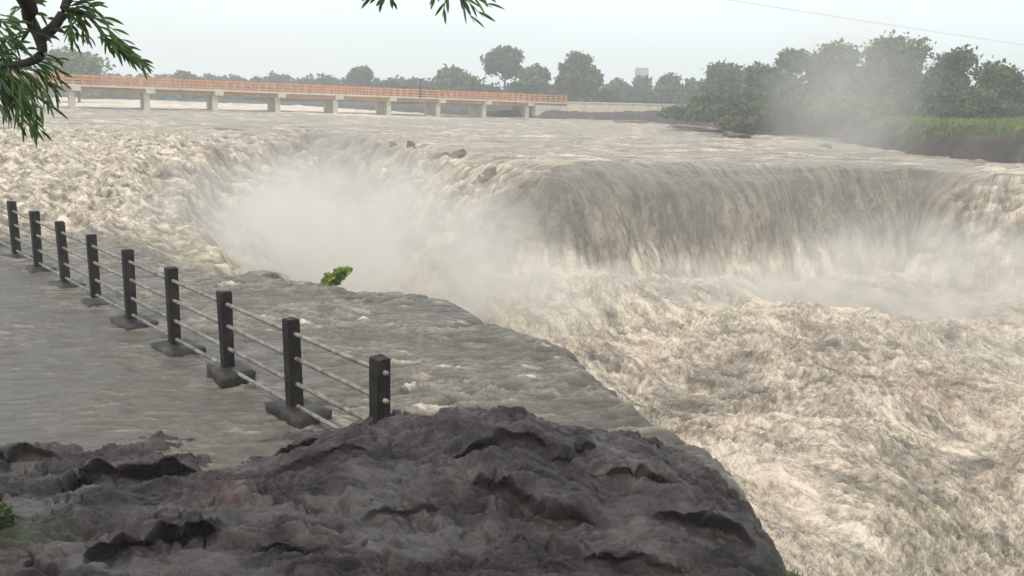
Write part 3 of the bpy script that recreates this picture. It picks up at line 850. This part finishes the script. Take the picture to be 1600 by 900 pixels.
def tree(label, px, py_top, w_px, Y_, zb, mat=0, seed=0, airy=0.0, n=2600, trunk_frac=.25, name='tree', group=None, cat='tree', leaf=.5):
    rs = np.random.RandomState(seed + 500)
    top = at(px, py_top, Y_)
    h = top[2] - zb
    wd = w_px * (1.28 if px > 1090 else 1.12) / FPX * Y_ / math.cos(PITCH)
    t_o = empty(name, (top[0], Y_, zb))
    tag(t_o, label, cat, group)
    ch = h * (1 - trunk_frac)
    nl = 18 + int(rs.randint(7))
    cs, rr_ = [], []
    for i in range(nl):
        f = rs.rand()
        zc = h * trunk_frac + ch * (.22 + .62 * f)
        spread = wd / 2 * .62 * math.sqrt(max(.05, 1 - (2 * (.1 + .72 * f) - .75) ** 2))
        a_ = rs.rand() * 2 * math.pi
        r = spread * math.sqrt(rs.rand())
        cs.append((r * math.cos(a_), r * math.sin(a_), zc))
        q = wd * (.09 + .17 * rs.rand() ** 1.3) * (1 - .35 * airy)
        rr_.append((q, q, min(q * .8, ch * .3)))
    cs[0] = (0, 0, h - ch * .22); rr_[0] = (wd * .24, wd * .24, ch * .22)
    cs = np.array(cs); rr_ = np.array(rr_)
    v, f = leaf_cloud(rs, cs, rr_, int(1.5 * n * (1 - .4 * airy)), leaf, shell=.35)
    mesh_np('crown', v, f, M_TREE[mat], t_o, smooth_sh=False)
    mb = MB()
    mb.v = []
    base = np.zeros(3)
    mid = np.array([rs.uniform(-.3, .3), rs.uniform(-.3, .3), h * .5])
    mb.tube([base - [0, 0, .8], base + [0, 0, h * .2], mid, (mid[0], mid[1], h * .8)], [h * .028, h * .022, h * .015, h * .005], 7)
    for i in range(min(nl, 7)):
        c = cs[i]; z0 = min(c[2] * .65, h * .6)
        mb.tube([(mid[0] * z0 / (h * .5), mid[1] * z0 / (h * .5), z0), c * [.5, .5, 1] - [0, 0, (c[2] - z0) * .35], c], [h * .012, h * .008, h * .003], 5)
    me = bpy.data.meshes.new('trunk'); me.from_pydata([tuple(p) for p in mb.v], [], mb.f); me.materials.append(M_TRUNK)
    tr = bpy.data.objects.new('trunk', me); C.objects.link(tr); tr.parent = t_o
    return t_o

# (label, px, py_top, w_px, Y, base z, material, airiness, leaves, trunk share)
TR = [
    ('broad green tree behind the left end of the bridge under the near branch', 118, 80, 120, 175, 1.5, 1, 0, 3200, .1),
    ('low dull tree over the left part of the bridge railing', 290, 112, 52, 215, 2, 2, 0, 1300, .1),
    ('small dark round tree standing alone above the middle of the bridge', 566, 103, 50, 235, 2, 0, .3, 1700, .2),
    ('low spreading tree just left of the tall airy tree beyond the bridge', 715, 108, 85, 215, 1.5, 1, 0, 2400, .1),
    ('tall airy tree with sky showing through its crown beyond the bridge', 789, 70, 78, 225, 1.5, 0, .75, 3000, .35),
    ('broad low tree between the airy tree and the round tree beyond the bridge', 838, 106, 78, 205, 1.5, 1, 0, 2400, .1),
    ('full round tree standing above the right end of the bridge', 906, 80, 82, 205, 1.5, 1, .1, 3400, .2),
    ('low grey green tree right of the round tree at the bridge end', 962, 128, 52, 240, 2, 2, 0, 1400, .1),
    ('small hazy tree in front of the distant pale tower', 1003, 120, 44, 260, 2, 2, 0, 1500, .1),
    ('dark rounded tree just right of the distant pale tower', 1043, 118, 54, 235, 2, 0, 0, 1800, .12),
    ('small hazy tree left of the tall dome shaped tree', 1080, 122, 36, 245, 2, 2, 0, 1200, .1),
    ('tall dome shaped tree at the left end of the right bank wood', 1126, 95, 78, 185, 2.2, 1, 0, 3200, .08),
    ('broad tree right of the dome shaped tree on the right bank', 1190, 104, 70, 165, 2.3, 1, 0, 3000, .06),
    ('tree with a ragged twin top on the right bank', 1236, 74, 72, 160, 2.4, 1, .35, 3200, .15),
    ('thin upright tree between the ragged tree and the tallest trees', 1276, 82, 44, 150, 2.4, 0, .35, 2200, .15),
    ('big leafy tree just left of the tallest tree of the right bank', 1318, 66, 92, 140, 2.5, 1, .2, 4200, .08),
    ('tallest tree of the right bank with open clumps at its top', 1398, 53, 110, 135, 2.5, 1, .3, 5200, .1),
    ('flat topped tree right of the tallest tree on the right bank', 1492, 77, 88, 128, 2.6, 0, .35, 4200, .12),
    ('low bushy tree below and left of the tallest tree', 1350, 118, 130, 120, 2.5, 2, 0, 3600, .04),
    ('bright green bushy tree on the bank at the right edge of the photo', 1562, 102, 120, 112, 2.6, 1, 0, 4200, .05),
    ('dull bushy tree in front of the dome shaped tree', 1150, 138, 90, 150, 2.2, 2, 0, 2600, .04),
    ('dull bushy tree at the foot of the ragged twin topped tree', 1245, 130, 90, 135, 2.3, 0, 0, 3000, .04),
    ('dark bushy tree at the foot of the flat topped tree', 1460, 125, 110, 108, 2.5, 0, 0, 3600, .04),
    ('leafy tree right of the bright bushy tree beyond the photo edge', 1680, 90, 130, 110, 2.6, 1, .1, 3600, .08),
]
for i, (lb_, px, pt, wp, Y_, zb, mt_, air, n_, tf) in enumerate(TR):
    tree(lb_, px, pt, wp, Y_, zb, mt_, i, air, n_, tf, leaf=.0042 * Y_)

# far woods and scrub that read as one mass
rs = np.random.RandomState(77)
vv, ff, nv = [], [], 0
def mass(px0, px1, pt0, pt1, Y_, zb, cnt, n_each, seed, lsz):
    global nv
    r_ = np.random.RandomState(seed)
    for i in range(cnt):
        f = (i + r_.rand()) / cnt
        px = px0 + (px1 - px0) * f
        top = at(px, pt0 + (pt1 - pt0) * f + r_.uniform(-5, 4), Y_ + r_.uniform(-8, 8))
        h = top[2] - zb
        cs = np.array([[top[0] + r_.uniform(-2.5, 2.5), top[1] + r_.uniform(-2, 2), zb + h * q] for q in (.25, .55, .75)])
        rr2 = np.array([[3.4, 3, h * .3], [3, 2.6, h * .3], [2, 2, h * .25]]) * r_.uniform(.8, 1.3)
        v, f_ = leaf_cloud(r_, cs, rr2, n_each, lsz, .3)
        vv.append(v); ff.append(f_ + nv); nv += len(v)
mass(-150, 700, 107, 126, 265, 1.0, 80, 460, 1, 1.1)
mass(-150, 560, 126, 138, 240, .5, 60, 300, 4, 1.0)
mass(600, 1090, 124, 138, 225, 1.0, 46, 400, 2, .95)
mass(930, 1130, 138, 146, 250, 1.5, 24, 340, 3, 1.0)
wd_o = mesh_np('distant_woods', np.concatenate(vv), np.concatenate(ff), M_TREE[2], smooth_sh=False)
tag(wd_o, 'hazy mass of low trees along the far shore behind the bridge', 'woods', kind='stuff')
vv, ff, nv = [], [], 0
mass(1300, 1660, 156, 160, 108, 2.6, 46, 420, 5, .45)
mass(1080, 1330, 168, 172, 125, 1.6, 34, 380, 7, .5)
mass(1100, 1700, 148, 140, 122, 2.3, 70, 420, 6, .55)
us_o = mesh_np('undergrowth', np.concatenate(vv), np.concatenate(ff), M_TREE[0], smooth_sh=False)
tag(us_o, 'dense undergrowth below the trees of the right bank', 'undergrowth', kind='stuff')

# bank grass
def blades(name, pts, size, mat, label, cat, rs, lean=.4):
    n = len(pts)
    a = rs.rand(n) * 2 * np.pi
    d = np.stack([np.cos(a), np.sin(a), np.zeros(n)], 1)
    sz = size * (.6 + .8 * rs.rand(n))[:, None]
    tip = pts + np.array([0, 0, 1]) * sz + rs.randn(n, 3) * sz * lean * np.array([1, 1, .3])
    midp = (pts + tip) / 2 + d * sz * .05
    wv_ = d * sz * .14
    v = np.stack([pts - wv_, pts + wv_, midp + wv_ * .8, tip, midp - wv_ * .8], 1).reshape(-1, 3)
    f = []
    i5 = np.arange(n)[:, None] * 5
    f = np.concatenate([i5 + np.array([[0, 1, 2, 4]])])
    f3 = np.concatenate([i5 + np.array([[4, 2, 3, 3]])])
    tri = np.concatenate([i5 + [[0, 1, 2]], i5 + [[0, 2, 4]], i5 + [[4, 2, 3]]])
    o = mesh_np(name, v, tri, mat, smooth_sh=False)
    tag(o, label, cat, kind='stuff')
    return o
n = 130000
gx_ = rs.uniform(30, 95, n); gy_ = rs.uniform(62, 135, n)
gd_ = bank_sd(gx_, gy_)
k = (gd_ > 2.6) & (gd_ < 30) & (fbm(gx_ * .12, gy_ * .12, 2, 430) > -.45) & (gx_ / gy_ > .38 + .04 * perlin(gy_ * .2, gx_ * .2, 431))
gp = np.stack([gx_[k], gy_[k], land_z(gx_[k], gy_[k], gd_[k]) + .05], 1)
blades('grass', gp, .5, M_GRASS, 'bright green grass along the top of the right bank', 'grass', rs)

# pale tower far away
tw = at(1003, 106, 420)
tower = empty('water_tower', (tw[0], tw[1], 2))
tag(tower, 'faint pale tower block in the haze beyond the trees', 'tower')
mb = MB()
for sx in (-1.9, 1.9):
    for sy in (-1.9, 1.9): mb.box((tw[0] + sx, tw[1] + sy, (tw[2] - 5 + 2) / 2), (1.0, 1.0, tw[2] - 5 - 2))
mb.build('legs', M_TOWER, tower)
mb = MB(); mb.box((tw[0], tw[1], tw[2] - 2.6), (5.6, 5.6, 5.2)); mb.build('tank', M_TOWER, tower, bevel=.3)

# ------------------------------------------------------------------ rocks and plants in the river
def boulder(name, label, px, py, Y_, size, seed, mat=M_BOULDER, group=None, sink=.3, cat='rock', zoff=None):
    rs_ = np.random.RandomState(seed + 900)
    bm = bmesh.new()
    bmesh.ops.create_icosphere(bm, subdivisions=4, radius=1.0)
    co = np.array([v.co[:] for v in bm.verts])
    o = rs_.rand(3) * 20
    # cut by random planes for facets, then roughen
    for i in range(14):
        nn = rs_.randn(3); nn /= np.linalg.norm(nn); dd = rs_.uniform(.55, .85)
        ex = np.maximum(co @ nn - dd, 0)
        co = co - ex[:, None] * nn * .9
    nse = fbm(co[:, 0] * 2 + o[0] + co[:, 2], co[:, 1] * 2 + o[1] - co[:, 2], 4, 440)
    co = co * (1 + .1 * nse)[:, None]
    co = co * np.array(size) / 2
    for v, c in zip(bm.verts, co): v.co = c
    me = bpy.data.meshes.new(name); bm.to_mesh(me); bm.free()
    for p in me.polygons: p.use_smooth = mat is M_BOULDER
    me.materials.append(mat)
    ob = bpy.data.objects.new(name, me); C.objects.link(ob)
    p = at(px, py, Y_)
    ob.location = (p[0], p[1], p[2] + size[2] * (.5 - sink))
    ob.rotation_euler = (0, 0, rs_.rand() * 6)
    tag(ob, label, cat, group)
    return ob
teeth = [(575, 222, 'first'), (614, 222, 'second'), (642, 226, 'third'), (664, 230, 'fourth'), (690, 234, 'fifth'), (716, 237, 'sixth')]
for i, (px, py, od) in enumerate(teeth):
    p = onz(px, py, .1)
    yy = p[1] + .4
    xx = p[0] * yy / p[1]
    o_ = boulder('lip_rock', od + ' from the left of the dark rock teeth breaking the far lip of the falls', px, py, yy, (.8 + .3 * (i % 2), 1.8, 1.9 + .3 * (i % 3)), i, group='dark rock teeth along the far lip')
    o_.location = (xx, yy, water_z(xx, yy) - .62 + .12 * (i % 3)); o_.rotation_euler = (0, 0, .3 * i)
p = onz(764, 252, .1)
pr_ = boulder('rock', 'pointed brown rock half drowned at the brink left of the smooth fall', 764, 252, p[1], (1.5, 1.5, 2.4), 21, sink=.4)
pr_.location.z = water_z(p[0], p[1]) - .5; pr_.rotation_euler = (.2, -.25, 1.0)
for i, (px, py, sz, lb_) in enumerate([
    (360, 208, (6, 3, 1.2), 'flat dark rock among the rapids at upper left'),
    (288, 207, (4, 2, .9), 'small dark rock left of the flat rock in the upper left rapids'),
    (1150, 214, (5.5, 3, 1.5), 'dark rock under the low olive scrub in the upper river'),
    (1288, 231, (2.2, 1.5, .8), 'small dark snag rock in the upper river near the right bank'),
    (1070, 200, (9, 3, 1.3), 'long low dark rock at the foot of the right bank'),
    (985, 192, (9, 3, 1.2), 'long low dark rock near the bridge end')]):
    p = onz(px, py, .15)
    boulder('rock', lb_, px, py, p[1], sz, 30 + i, sink=.45)
# loose block on the foreground rock
p = onz(872, 690, .85)
b_ = boulder('rock', 'loose dark block on the crest of the foreground rock', 872, 690, p[1], (.4, .32, .26), 51, M_POST, sink=.35)
b2_ = boulder('rock', 'small low lump right of the loose block on the foreground rock', 915, 688, onz(915, 690, .75)[1], (.26, .24, .16), 52, M_POST, sink=.4)
for o_ in (b_, b2_): o_.location.z = rock_z(o_.location.x, o_.location.y) + .05

def shrub(name, label, c, wd, h, nl, seed, mat, lsz=.16, lean=(0, 0), cat='shrub'):
    rs_ = np.random.RandomState(seed)
    o = empty(name, tuple(c)); tag(o, label, cat)
    mb = MB(); V_, F_, n0 = [], [], 0
    for i in range(nl):
        a_ = rs_.rand() * 6.28; r = wd / 2 * math.sqrt(rs_.rand()); hh = h * (.5 + .5 * rs_.rand())
        tip = np.array([r * math.cos(a_) + lean[0] * hh, r * math.sin(a_) + lean[1] * hh, hh])
        mb.tube([(tip[0] * .3, tip[1] * .3, -.1), tip * [.6, .6, .5], tip], [.012 * h, .01 * h, .004], 5)
        v, f = leaf_cloud(rs_, np.array([tip, tip * [.85, .85, .65], tip * [.7, .7, .3]]), np.array([[wd * .15, wd * .15, h * .13]] * 3), 34, lsz, .1)
        V_.append(v); F_.append(f + n0); n0 += len(v)
    mesh_np('foliage', np.concatenate(V_), np.concatenate(F_), mat, o, smooth_sh=False)
    me = bpy.data.meshes.new('stem'); me.from_pydata([tuple(q) for q in mb.v], [], mb.f); me.materials.append(M_BARK)
    so = bpy.data.objects.new('stem', me); C.objects.link(so); so.parent = o
    return o
p = onz(512, 449, 0.0)
shrub('shrub', 'bright green shrub leaning out at the brink of the flooded ledge', p + [-.34, .1, -.02], .36, .44, 30, 3, M_SHRUB, .085, lean=(1.7, 0))
p = onz(1152, 205, .8)
shrub('shrub', 'low olive scrub on a dark rock in the upper river', p, 4.2, 1.5, 22, 4, M_OLIVE, .5)
mx_, my_ = onz(10, 838, .8)[:2]
shrub('weed', 'small dull green weed on the foreground rock at the left edge', (mx_, my_, rock_z(mx_, my_)), .26, .11, 9, 6, M_SHELF, .05)

# grass on the shelf beside the foreground rock
n = 2600
sx_ = rs.uniform(1.9, 3.2, n); sy_ = rs.uniform(5.6, 8.8, n)
vals = np.array([rock_z(a, b) for a, b in zip(sx_, sy_)])
k = (vals > -.5) & (vals < .05) & (sy_ < 8.0) & (fbm(sx_ * 2, sy_ * 2, 2, 432) > -.3)
blades('shelf_grass', np.stack([sx_[k], sy_[k], vals[k] - .01], 1), .055, M_SHELF, 'short grass on the narrow shelf below the right edge of the foreground rock', 'grass', rs, .8)

# ------------------------------------------------------------------ overhanging tree: limbs and long narrow leaves
tree_n = empty('overhanging_tree', (-4.6, .9, 1.9))
tag(tree_n, 'near dark limbs with long drooping narrow leaves hanging into the top left corner', 'tree')
DN = 2.7
def P2(px, py, d=DN): return at(px, py, d)
hub = P2(-60, -40, 2.4)
mb = MB()
mb.tube([(-4.6, .9, -.6), (-4.65, .9, 2.2), (-4.6, 1.0, 3.8), (-4.3, 1.2, 5.6), (-4.2, 1.4, 7.6)], [.24, .19, .16, .11, .05], 12)
mb.build('trunk', M_BARK, tree_n, sm=True)
limbs = [
    [(np.array([-4.5, 1.05, 4.4])), P2(-260, -420, 2.1), P2(25, -25, 2.5), P2(44, 25), P2(62, 60), P2(64, 85), P2(42, 98), P2(0, 104), P2(-60, 125)],
    [P2(62, 60), P2(84, 42), P2(100, 15), P2(112, -25), P2(150, -120, 2.6)],
    [P2(100, 15), P2(128, 18), P2(150, 38), P2(168, 62)],
    [(np.array([-4.3, 1.2, 5.6])), P2(200, -420, 2.4), P2(600, -130, 2.6), P2(690, -40, 2.7), P2(712, -12, 2.7)],
    [P2(600, -130, 2.6), P2(604, -40, 2.7), P2(603, -12, 2.7)],
]
lrad = [[.05, .03, .024, .018, .017, .014, .012, .009, .006], [.018, .015, .013, .012, .01], [.008, .006, .005, .003], [.06, .035, .018, .006, .003], [.008, .004, .003]]
for L_, r_ in zip(limbs, lrad):
    pts = [np.array(q) for q in L_]
    cr = catmull(np.column_stack([np.array(pts), r_]), 5)
    mb = MB(); mb.tube(list(cr[:, :3]), list(np.maximum(cr[:, 3], .002)), 8)
    mb.build('branch', M_BARK, tree_n, sm=True)
lr = random.Random(9)
def leafblade(V_, F_, a, b, wd, sag, rnd_):
    """a long narrow leaf from a to b, folded along its midrib"""
    a = np.array(a); b = np.array(b); ax = b - a; L = np.linalg.norm(ax)
    side = np.cross(ax, [rnd_.uniform(-.6, .6), 1.0, rnd_.uniform(-.6, .6)]); side /= np.linalg.norm(side)
    nrm_ = np.cross(side, ax); nrm_ /= np.linalg.norm(nrm_)
    n0 = len(V_); S = 7
    for i in range(S + 1):
        t_ = i / S
        c = a + ax * t_ + np.array([0, 0, sag * L * 4 * t_ * (1 - t_)])
        wv_ = wd * (math.sin(math.pi * min(1, t_ * .93 + .05)) ** .7)
        V_ += [c - side * wv_ / 2 + nrm_ * wv_ * .18, c, c + side * wv_ / 2 + nrm_ * wv_ * .18]
    for i in range(S):
        q = n0 + 3 * i
        F_ += [[q, q + 1, q + 4, q + 3], [q + 1, q + 2, q + 5, q + 4]]
def spray(leaves, wd=.016):
    V_, F_ = [], []
    more = [(a_ + lr.uniform(-9, 9), b_ + lr.uniform(-8, 8), c_ + lr.uniform(-18, 18), d_ + lr.uniform(-14, 14)) for a_, b_, c_, d_ in leaves if wd > .0155 and lr.random() < .4]
    rach = MB()
    for (x0, y0, x1, y1) in leaves + more:
        if x0 < 300: x1, y1 = x0 + (x1 - x0) * .8, y0 + (y1 - y0) * .8
        d0 = DN + lr.uniform(-.05, .05); d1 = d0 + lr.uniform(-.08, .08)
        L = math.hypot(x1 - x0, y1 - y0)
        rach.tube([P2(x0, y0, d0), P2((x0 + x1) / 2, (y0 + y1) / 2 - .05 * L, (d0 + d1) / 2), P2(x1, y1, d1)], [.0022, .0016, .0008], 4, cap=False)
        nlf = max(3, int(L / 17)); th0 = math.atan2(y1 - y0, x1 - x0)
        for i in range(nlf):
            t_ = .12 + .88 * (i + .5 * lr.random()) / nlf
            th = th0 + (1 if i % 2 else -1) * lr.uniform(.12, .5) + .12
            ln = min(lr.uniform(24, 46), L * .62) * (1 - .25 * t_)
            xa, ya = x0 + (x1 - x0) * t_, y0 + (y1 - y0) * t_ - .2 * L * t_ * (1 - t_)
            dd = d0 + (d1 - d0) * t_
            leafblade(V_, F_, P2(xa, ya, dd), P2(xa + ln * math.cos(th), ya + ln * math.sin(th) + 4, dd + lr.uniform(-.03, .03)), lr.uniform(.0065, .0115), lr.uniform(.02, .09), lr)
    k0 = len(V_); V_ += rach.v; F_ += [[k0 + i for i in f] for f in rach.f]
    twig = MB(); bs_ = sorted({(x0, y0) for x0, y0, _, _ in leaves}, key=lambda q: q[0] + q[1] * .7)
    twig.tube([P2(a_, b_, DN) for a_, b_ in bs_], .0035, 4, cap=False)
    k0 = len(V_); V_ += twig.v; F_ += [[k0 + i for i in f] for f in twig.f]
    o = mesh_np('leaf_spray', np.array(V_) - np.array(tree_n.location), np.array(F_), M_LEAF_NEAR, tree_n)
    return o
spray([(150, 38, 212, 78), (160, 52, 218, 85), (166, 60, 205, 104), (168, 62, 250, 116), (172, 66, 232, 112), (166, 58, 192, 92), (160, 50, 175, 92), (178, 76, 246, 108),
       (140, 25, 200, 62), (145, 32, 172, 70), (168, 62, 222, 108), (150, 40, 168, 76)], .017)
spray([(100, 10, 165, 9), (104, 5, 150, -14), (104, 14, 140, 42), (112, 2, 168, 10), (95, 22, 150, 30), (100, 14, 128, 52), (90, 30, 120, 18), (120, 16, 175, 45), (84, 40, 112, 8)], .017)
spray([(108, 22, 112, 80), (112, 30, 104, 62), (110, 40, 122, 84), (113, 38, 132, 66), (108, 34, 118, 58), (122, 30, 140, 78), (126, 34, 146, 70)], .01)
spray([(60, 90, 98, 100), (64, 84, 108, 98), (50, 98, 104, 172), (58, 96, 92, 150), (40, 100, 106, 160), (46, 100, 86, 176), (30, 104, 95, 190), (55, 92, 120, 128), (52, 96, 110, 140), (36, 104, 76, 164)], .018)
spray([(0, 104, 40, 170), (6, 104, 62, 200), (-12, 108, 50, 226), (-8, 110, 76, 228), (10, 110, 58, 178), (20, 106, 70, 190), (-20, 118, 20, 196), (-14, 120, 40, 214), (-6, 112, 66, 224), (16, 110, 44, 182),
       (-24, 120, 8, 186), (-20, 122, 30, 208), (-10, 116, 78, 232), (28, 104, 48, 150), (12, 106, 30, 160)], .018)
spray([(0, 40, 44, 84), (-14, 50, 30, 96), (-10, 30, 34, 52), (-20, 60, 48, 74), (10, 60, 50, 94), (-16, 70, 40, 104), (-20, 84, 34, 122), (-10, 60, 22, 112), (14, 78, 56, 76), (-22, 40, 20, 66), (-18, 76, 26, 90), (2, 30, 40, 38), (6, 70, 30, 116), (-6, 90, 48, 128), (-20, 96, 30, 136)], .026)
spray([(48, 20, 88, 34), (44, 10, 78, -8), (40, 6, 12, 22), (52, 44, 20, 60), (58, 52, 92, 62), (36, -8, 70, 12), (70, 54, 110, 40)], .02)
spray([(690, -22, 676, 6), (700, -16, 691, 26), (708, -14, 742, 36), (712, -12, 755, 26), (716, -14, 769, 12), (714, -16, 728, 8), (722, -18, 766, -2)], .015)
spray([(603, -14, 570, 4), (603, -12, 594, 10), (604, -12, 616, 8), (600, -16, 584, -3)], .013)

# overhead cable
c1_, c2_ = at(1160, 3, 105), at(1310, 27, 110)
cd = (c2_ - c1_); L_ = np.linalg.norm(cd)
mb = MB()
cpts = [c1_ + cd * t_ + np.array([0, 0, -.9 * math.sin(math.pi * np.clip((t_ + 8) / 15, 0, 1)) + .9 * math.sin(math.pi * 8.5 / 15)]) for t_ in np.linspace(-8, 7, 40)]
mb.tube(cpts, .017, 6)
cb = mb.build('overhead_cable', M_CABLE, None, sm=True)
tag(cb, 'thin overhead cable slanting across the pale sky above the right bank', 'cable')

# ------------------------------------------------------------------ spray and haze
def volume_mat(name, color, dens, nscale, size, thresh=(.35, .7), power=1.5, aniso=.2):
    mt, n, out = mat_new(name)
    tc = N(n, 'ShaderNodeTexCoord')
    ln = N(n, 'ShaderNodeVectorMath', operation='LENGTH')
    n.links.new(tc.outputs['Object'], ln.inputs[0])
    sq = N(n, 'ShaderNodeMath', operation='MULTIPLY'); n.links.new(ln.outputs['Value'], sq.inputs[0]); n.links.new(ln.outputs['Value'], sq.inputs[1])
    om = N(n, 'ShaderNodeMath', operation='SUBTRACT', use_clamp=True); om.inputs[0].default_value = 1.0; n.links.new(sq.outputs[0], om.inputs[1])
    pw = N(n, 'ShaderNodeMath', operation='POWER'); n.links.new(om.outputs[0], pw.inputs[0]); pw.inputs[1].default_value = power
    mp = N(n, 'ShaderNodeMapping'); mp.inputs['Scale'].default_value = size
    n.links.new(tc.outputs['Object'], mp.inputs['Vector'])
    nz = setin(N(n, 'ShaderNodeTexNoise'), Scale=nscale, Detail=5, Roughness=0.62, Distortion=.6)
    n.links.new(mp.outputs[0], nz.inputs['Vector'])
    mr = setin(N(n, 'ShaderNodeMapRange'), From_Min=thresh[0], From_Max=thresh[1], To_Min=0.0, To_Max=1.0)
    n.links.new(nz.outputs['Fac'], mr.inputs['Value'])
    mu = N(n, 'ShaderNodeMath', operation='MULTIPLY'); n.links.new(pw.outputs[0], mu.inputs[0]); n.links.new(mr.outputs[0], mu.inputs[1])
    m2 = N(n, 'ShaderNodeMath', operation='MULTIPLY'); n.links.new(mu.outputs[0], m2.inputs[0]); m2.inputs[1].default_value = dens
    pv = N(n, 'ShaderNodeVolumePrincipled')
    pv.inputs['Color'].default_value = (*color, 1)
    pv.inputs['Anisotropy'].default_value = aniso
    n.links.new(m2.outputs[0], pv.inputs['Density'])
    n.links.new(pv.outputs[0], out.inputs['Volume'])
    return mt
def mist(px, py, Y_, size, dens, nscale=.35, thresh=(.3, .7), power=1.5, rz=0.0, label='spray'):
    c = at(px, py, Y_)
    bm = bmesh.new(); bmesh.ops.create_icosphere(bm, subdivisions=3, radius=1.0)
    me = bpy.data.meshes.new('mist'); bm.to_mesh(me); bm.free()
    me.materials.append(volume_mat('spray', (.965, .935, .885), dens, nscale, size, thresh, power))
    o = bpy.data.objects.new('mist', me); C.objects.link(o)
    o.location = c; o.scale = size; o.rotation_euler = (0, 0, rz)
    tag(o, label, 'mist', kind='stuff')
    return o
mist(420, 405, 31, (5.5, 10, 4.2), .5, .42, (.36, .66), 1.6, label='dense white spray filling the head of the gorge beyond the flooded ledge')
mist(600, 385, 42, (9.5, 10, 5.0), .36, .36, (.4, .68), 1.5, label='drifting spray between the gorge head and the foaming cascade')
mist(500, 300, 58, (14, 14, 4.6), .1, .26, (.38, .7), 1.5, label='thin spray over the far head of the gorge')
mist(740, 450, 40, (8, 8, 2.8), .42, .5, (.4, .7), 1.5, label='spray low over the gorge beside the flooded ledge')
mist(1090, 470, 47, (16, 6, 2.6), .55, .42, (.4, .68), 1.4, label='spray along the foot of the smooth brown fall')
mist(1500, 440, 47, (14, 7, 4.2), .33, .32, (.36, .66), 1.4, label='spray along the foot of the fall at the right')
mist(1180, 590, 36, (2.4, 2.6, 1.7), .7, .9, (.42, .7), label='burst of spray at the near side of the big standing wave')
mist(1320, 170, 80, (8.5, 10, 11), .07, .16, (.25, .6), 1.4, label='thin column of spray rising in front of the right bank wood')
mist(1560, 540, 36, (8, 9, 2.4), .09, .4, (.35, .7), 1.4, label='thin spray blowing over the whitewater at the right edge')

hz, n, out = mat_new('haze_air')
pv = N(n, 'ShaderNodeVolumePrincipled')
pv.inputs['Color'].default_value = (.97, .985, 1.0, 1)
pv.inputs['Density'].default_value = .0017
pv.inputs['Anisotropy'].default_value = .1
n.links.new(pv.outputs[0], out.inputs['Volume'])
mb = MB(); mb.box((0, 200, 9.0), (1400, 640, 46))
ho = mb.build('haze', hz)
tag(ho, kind='stuff')
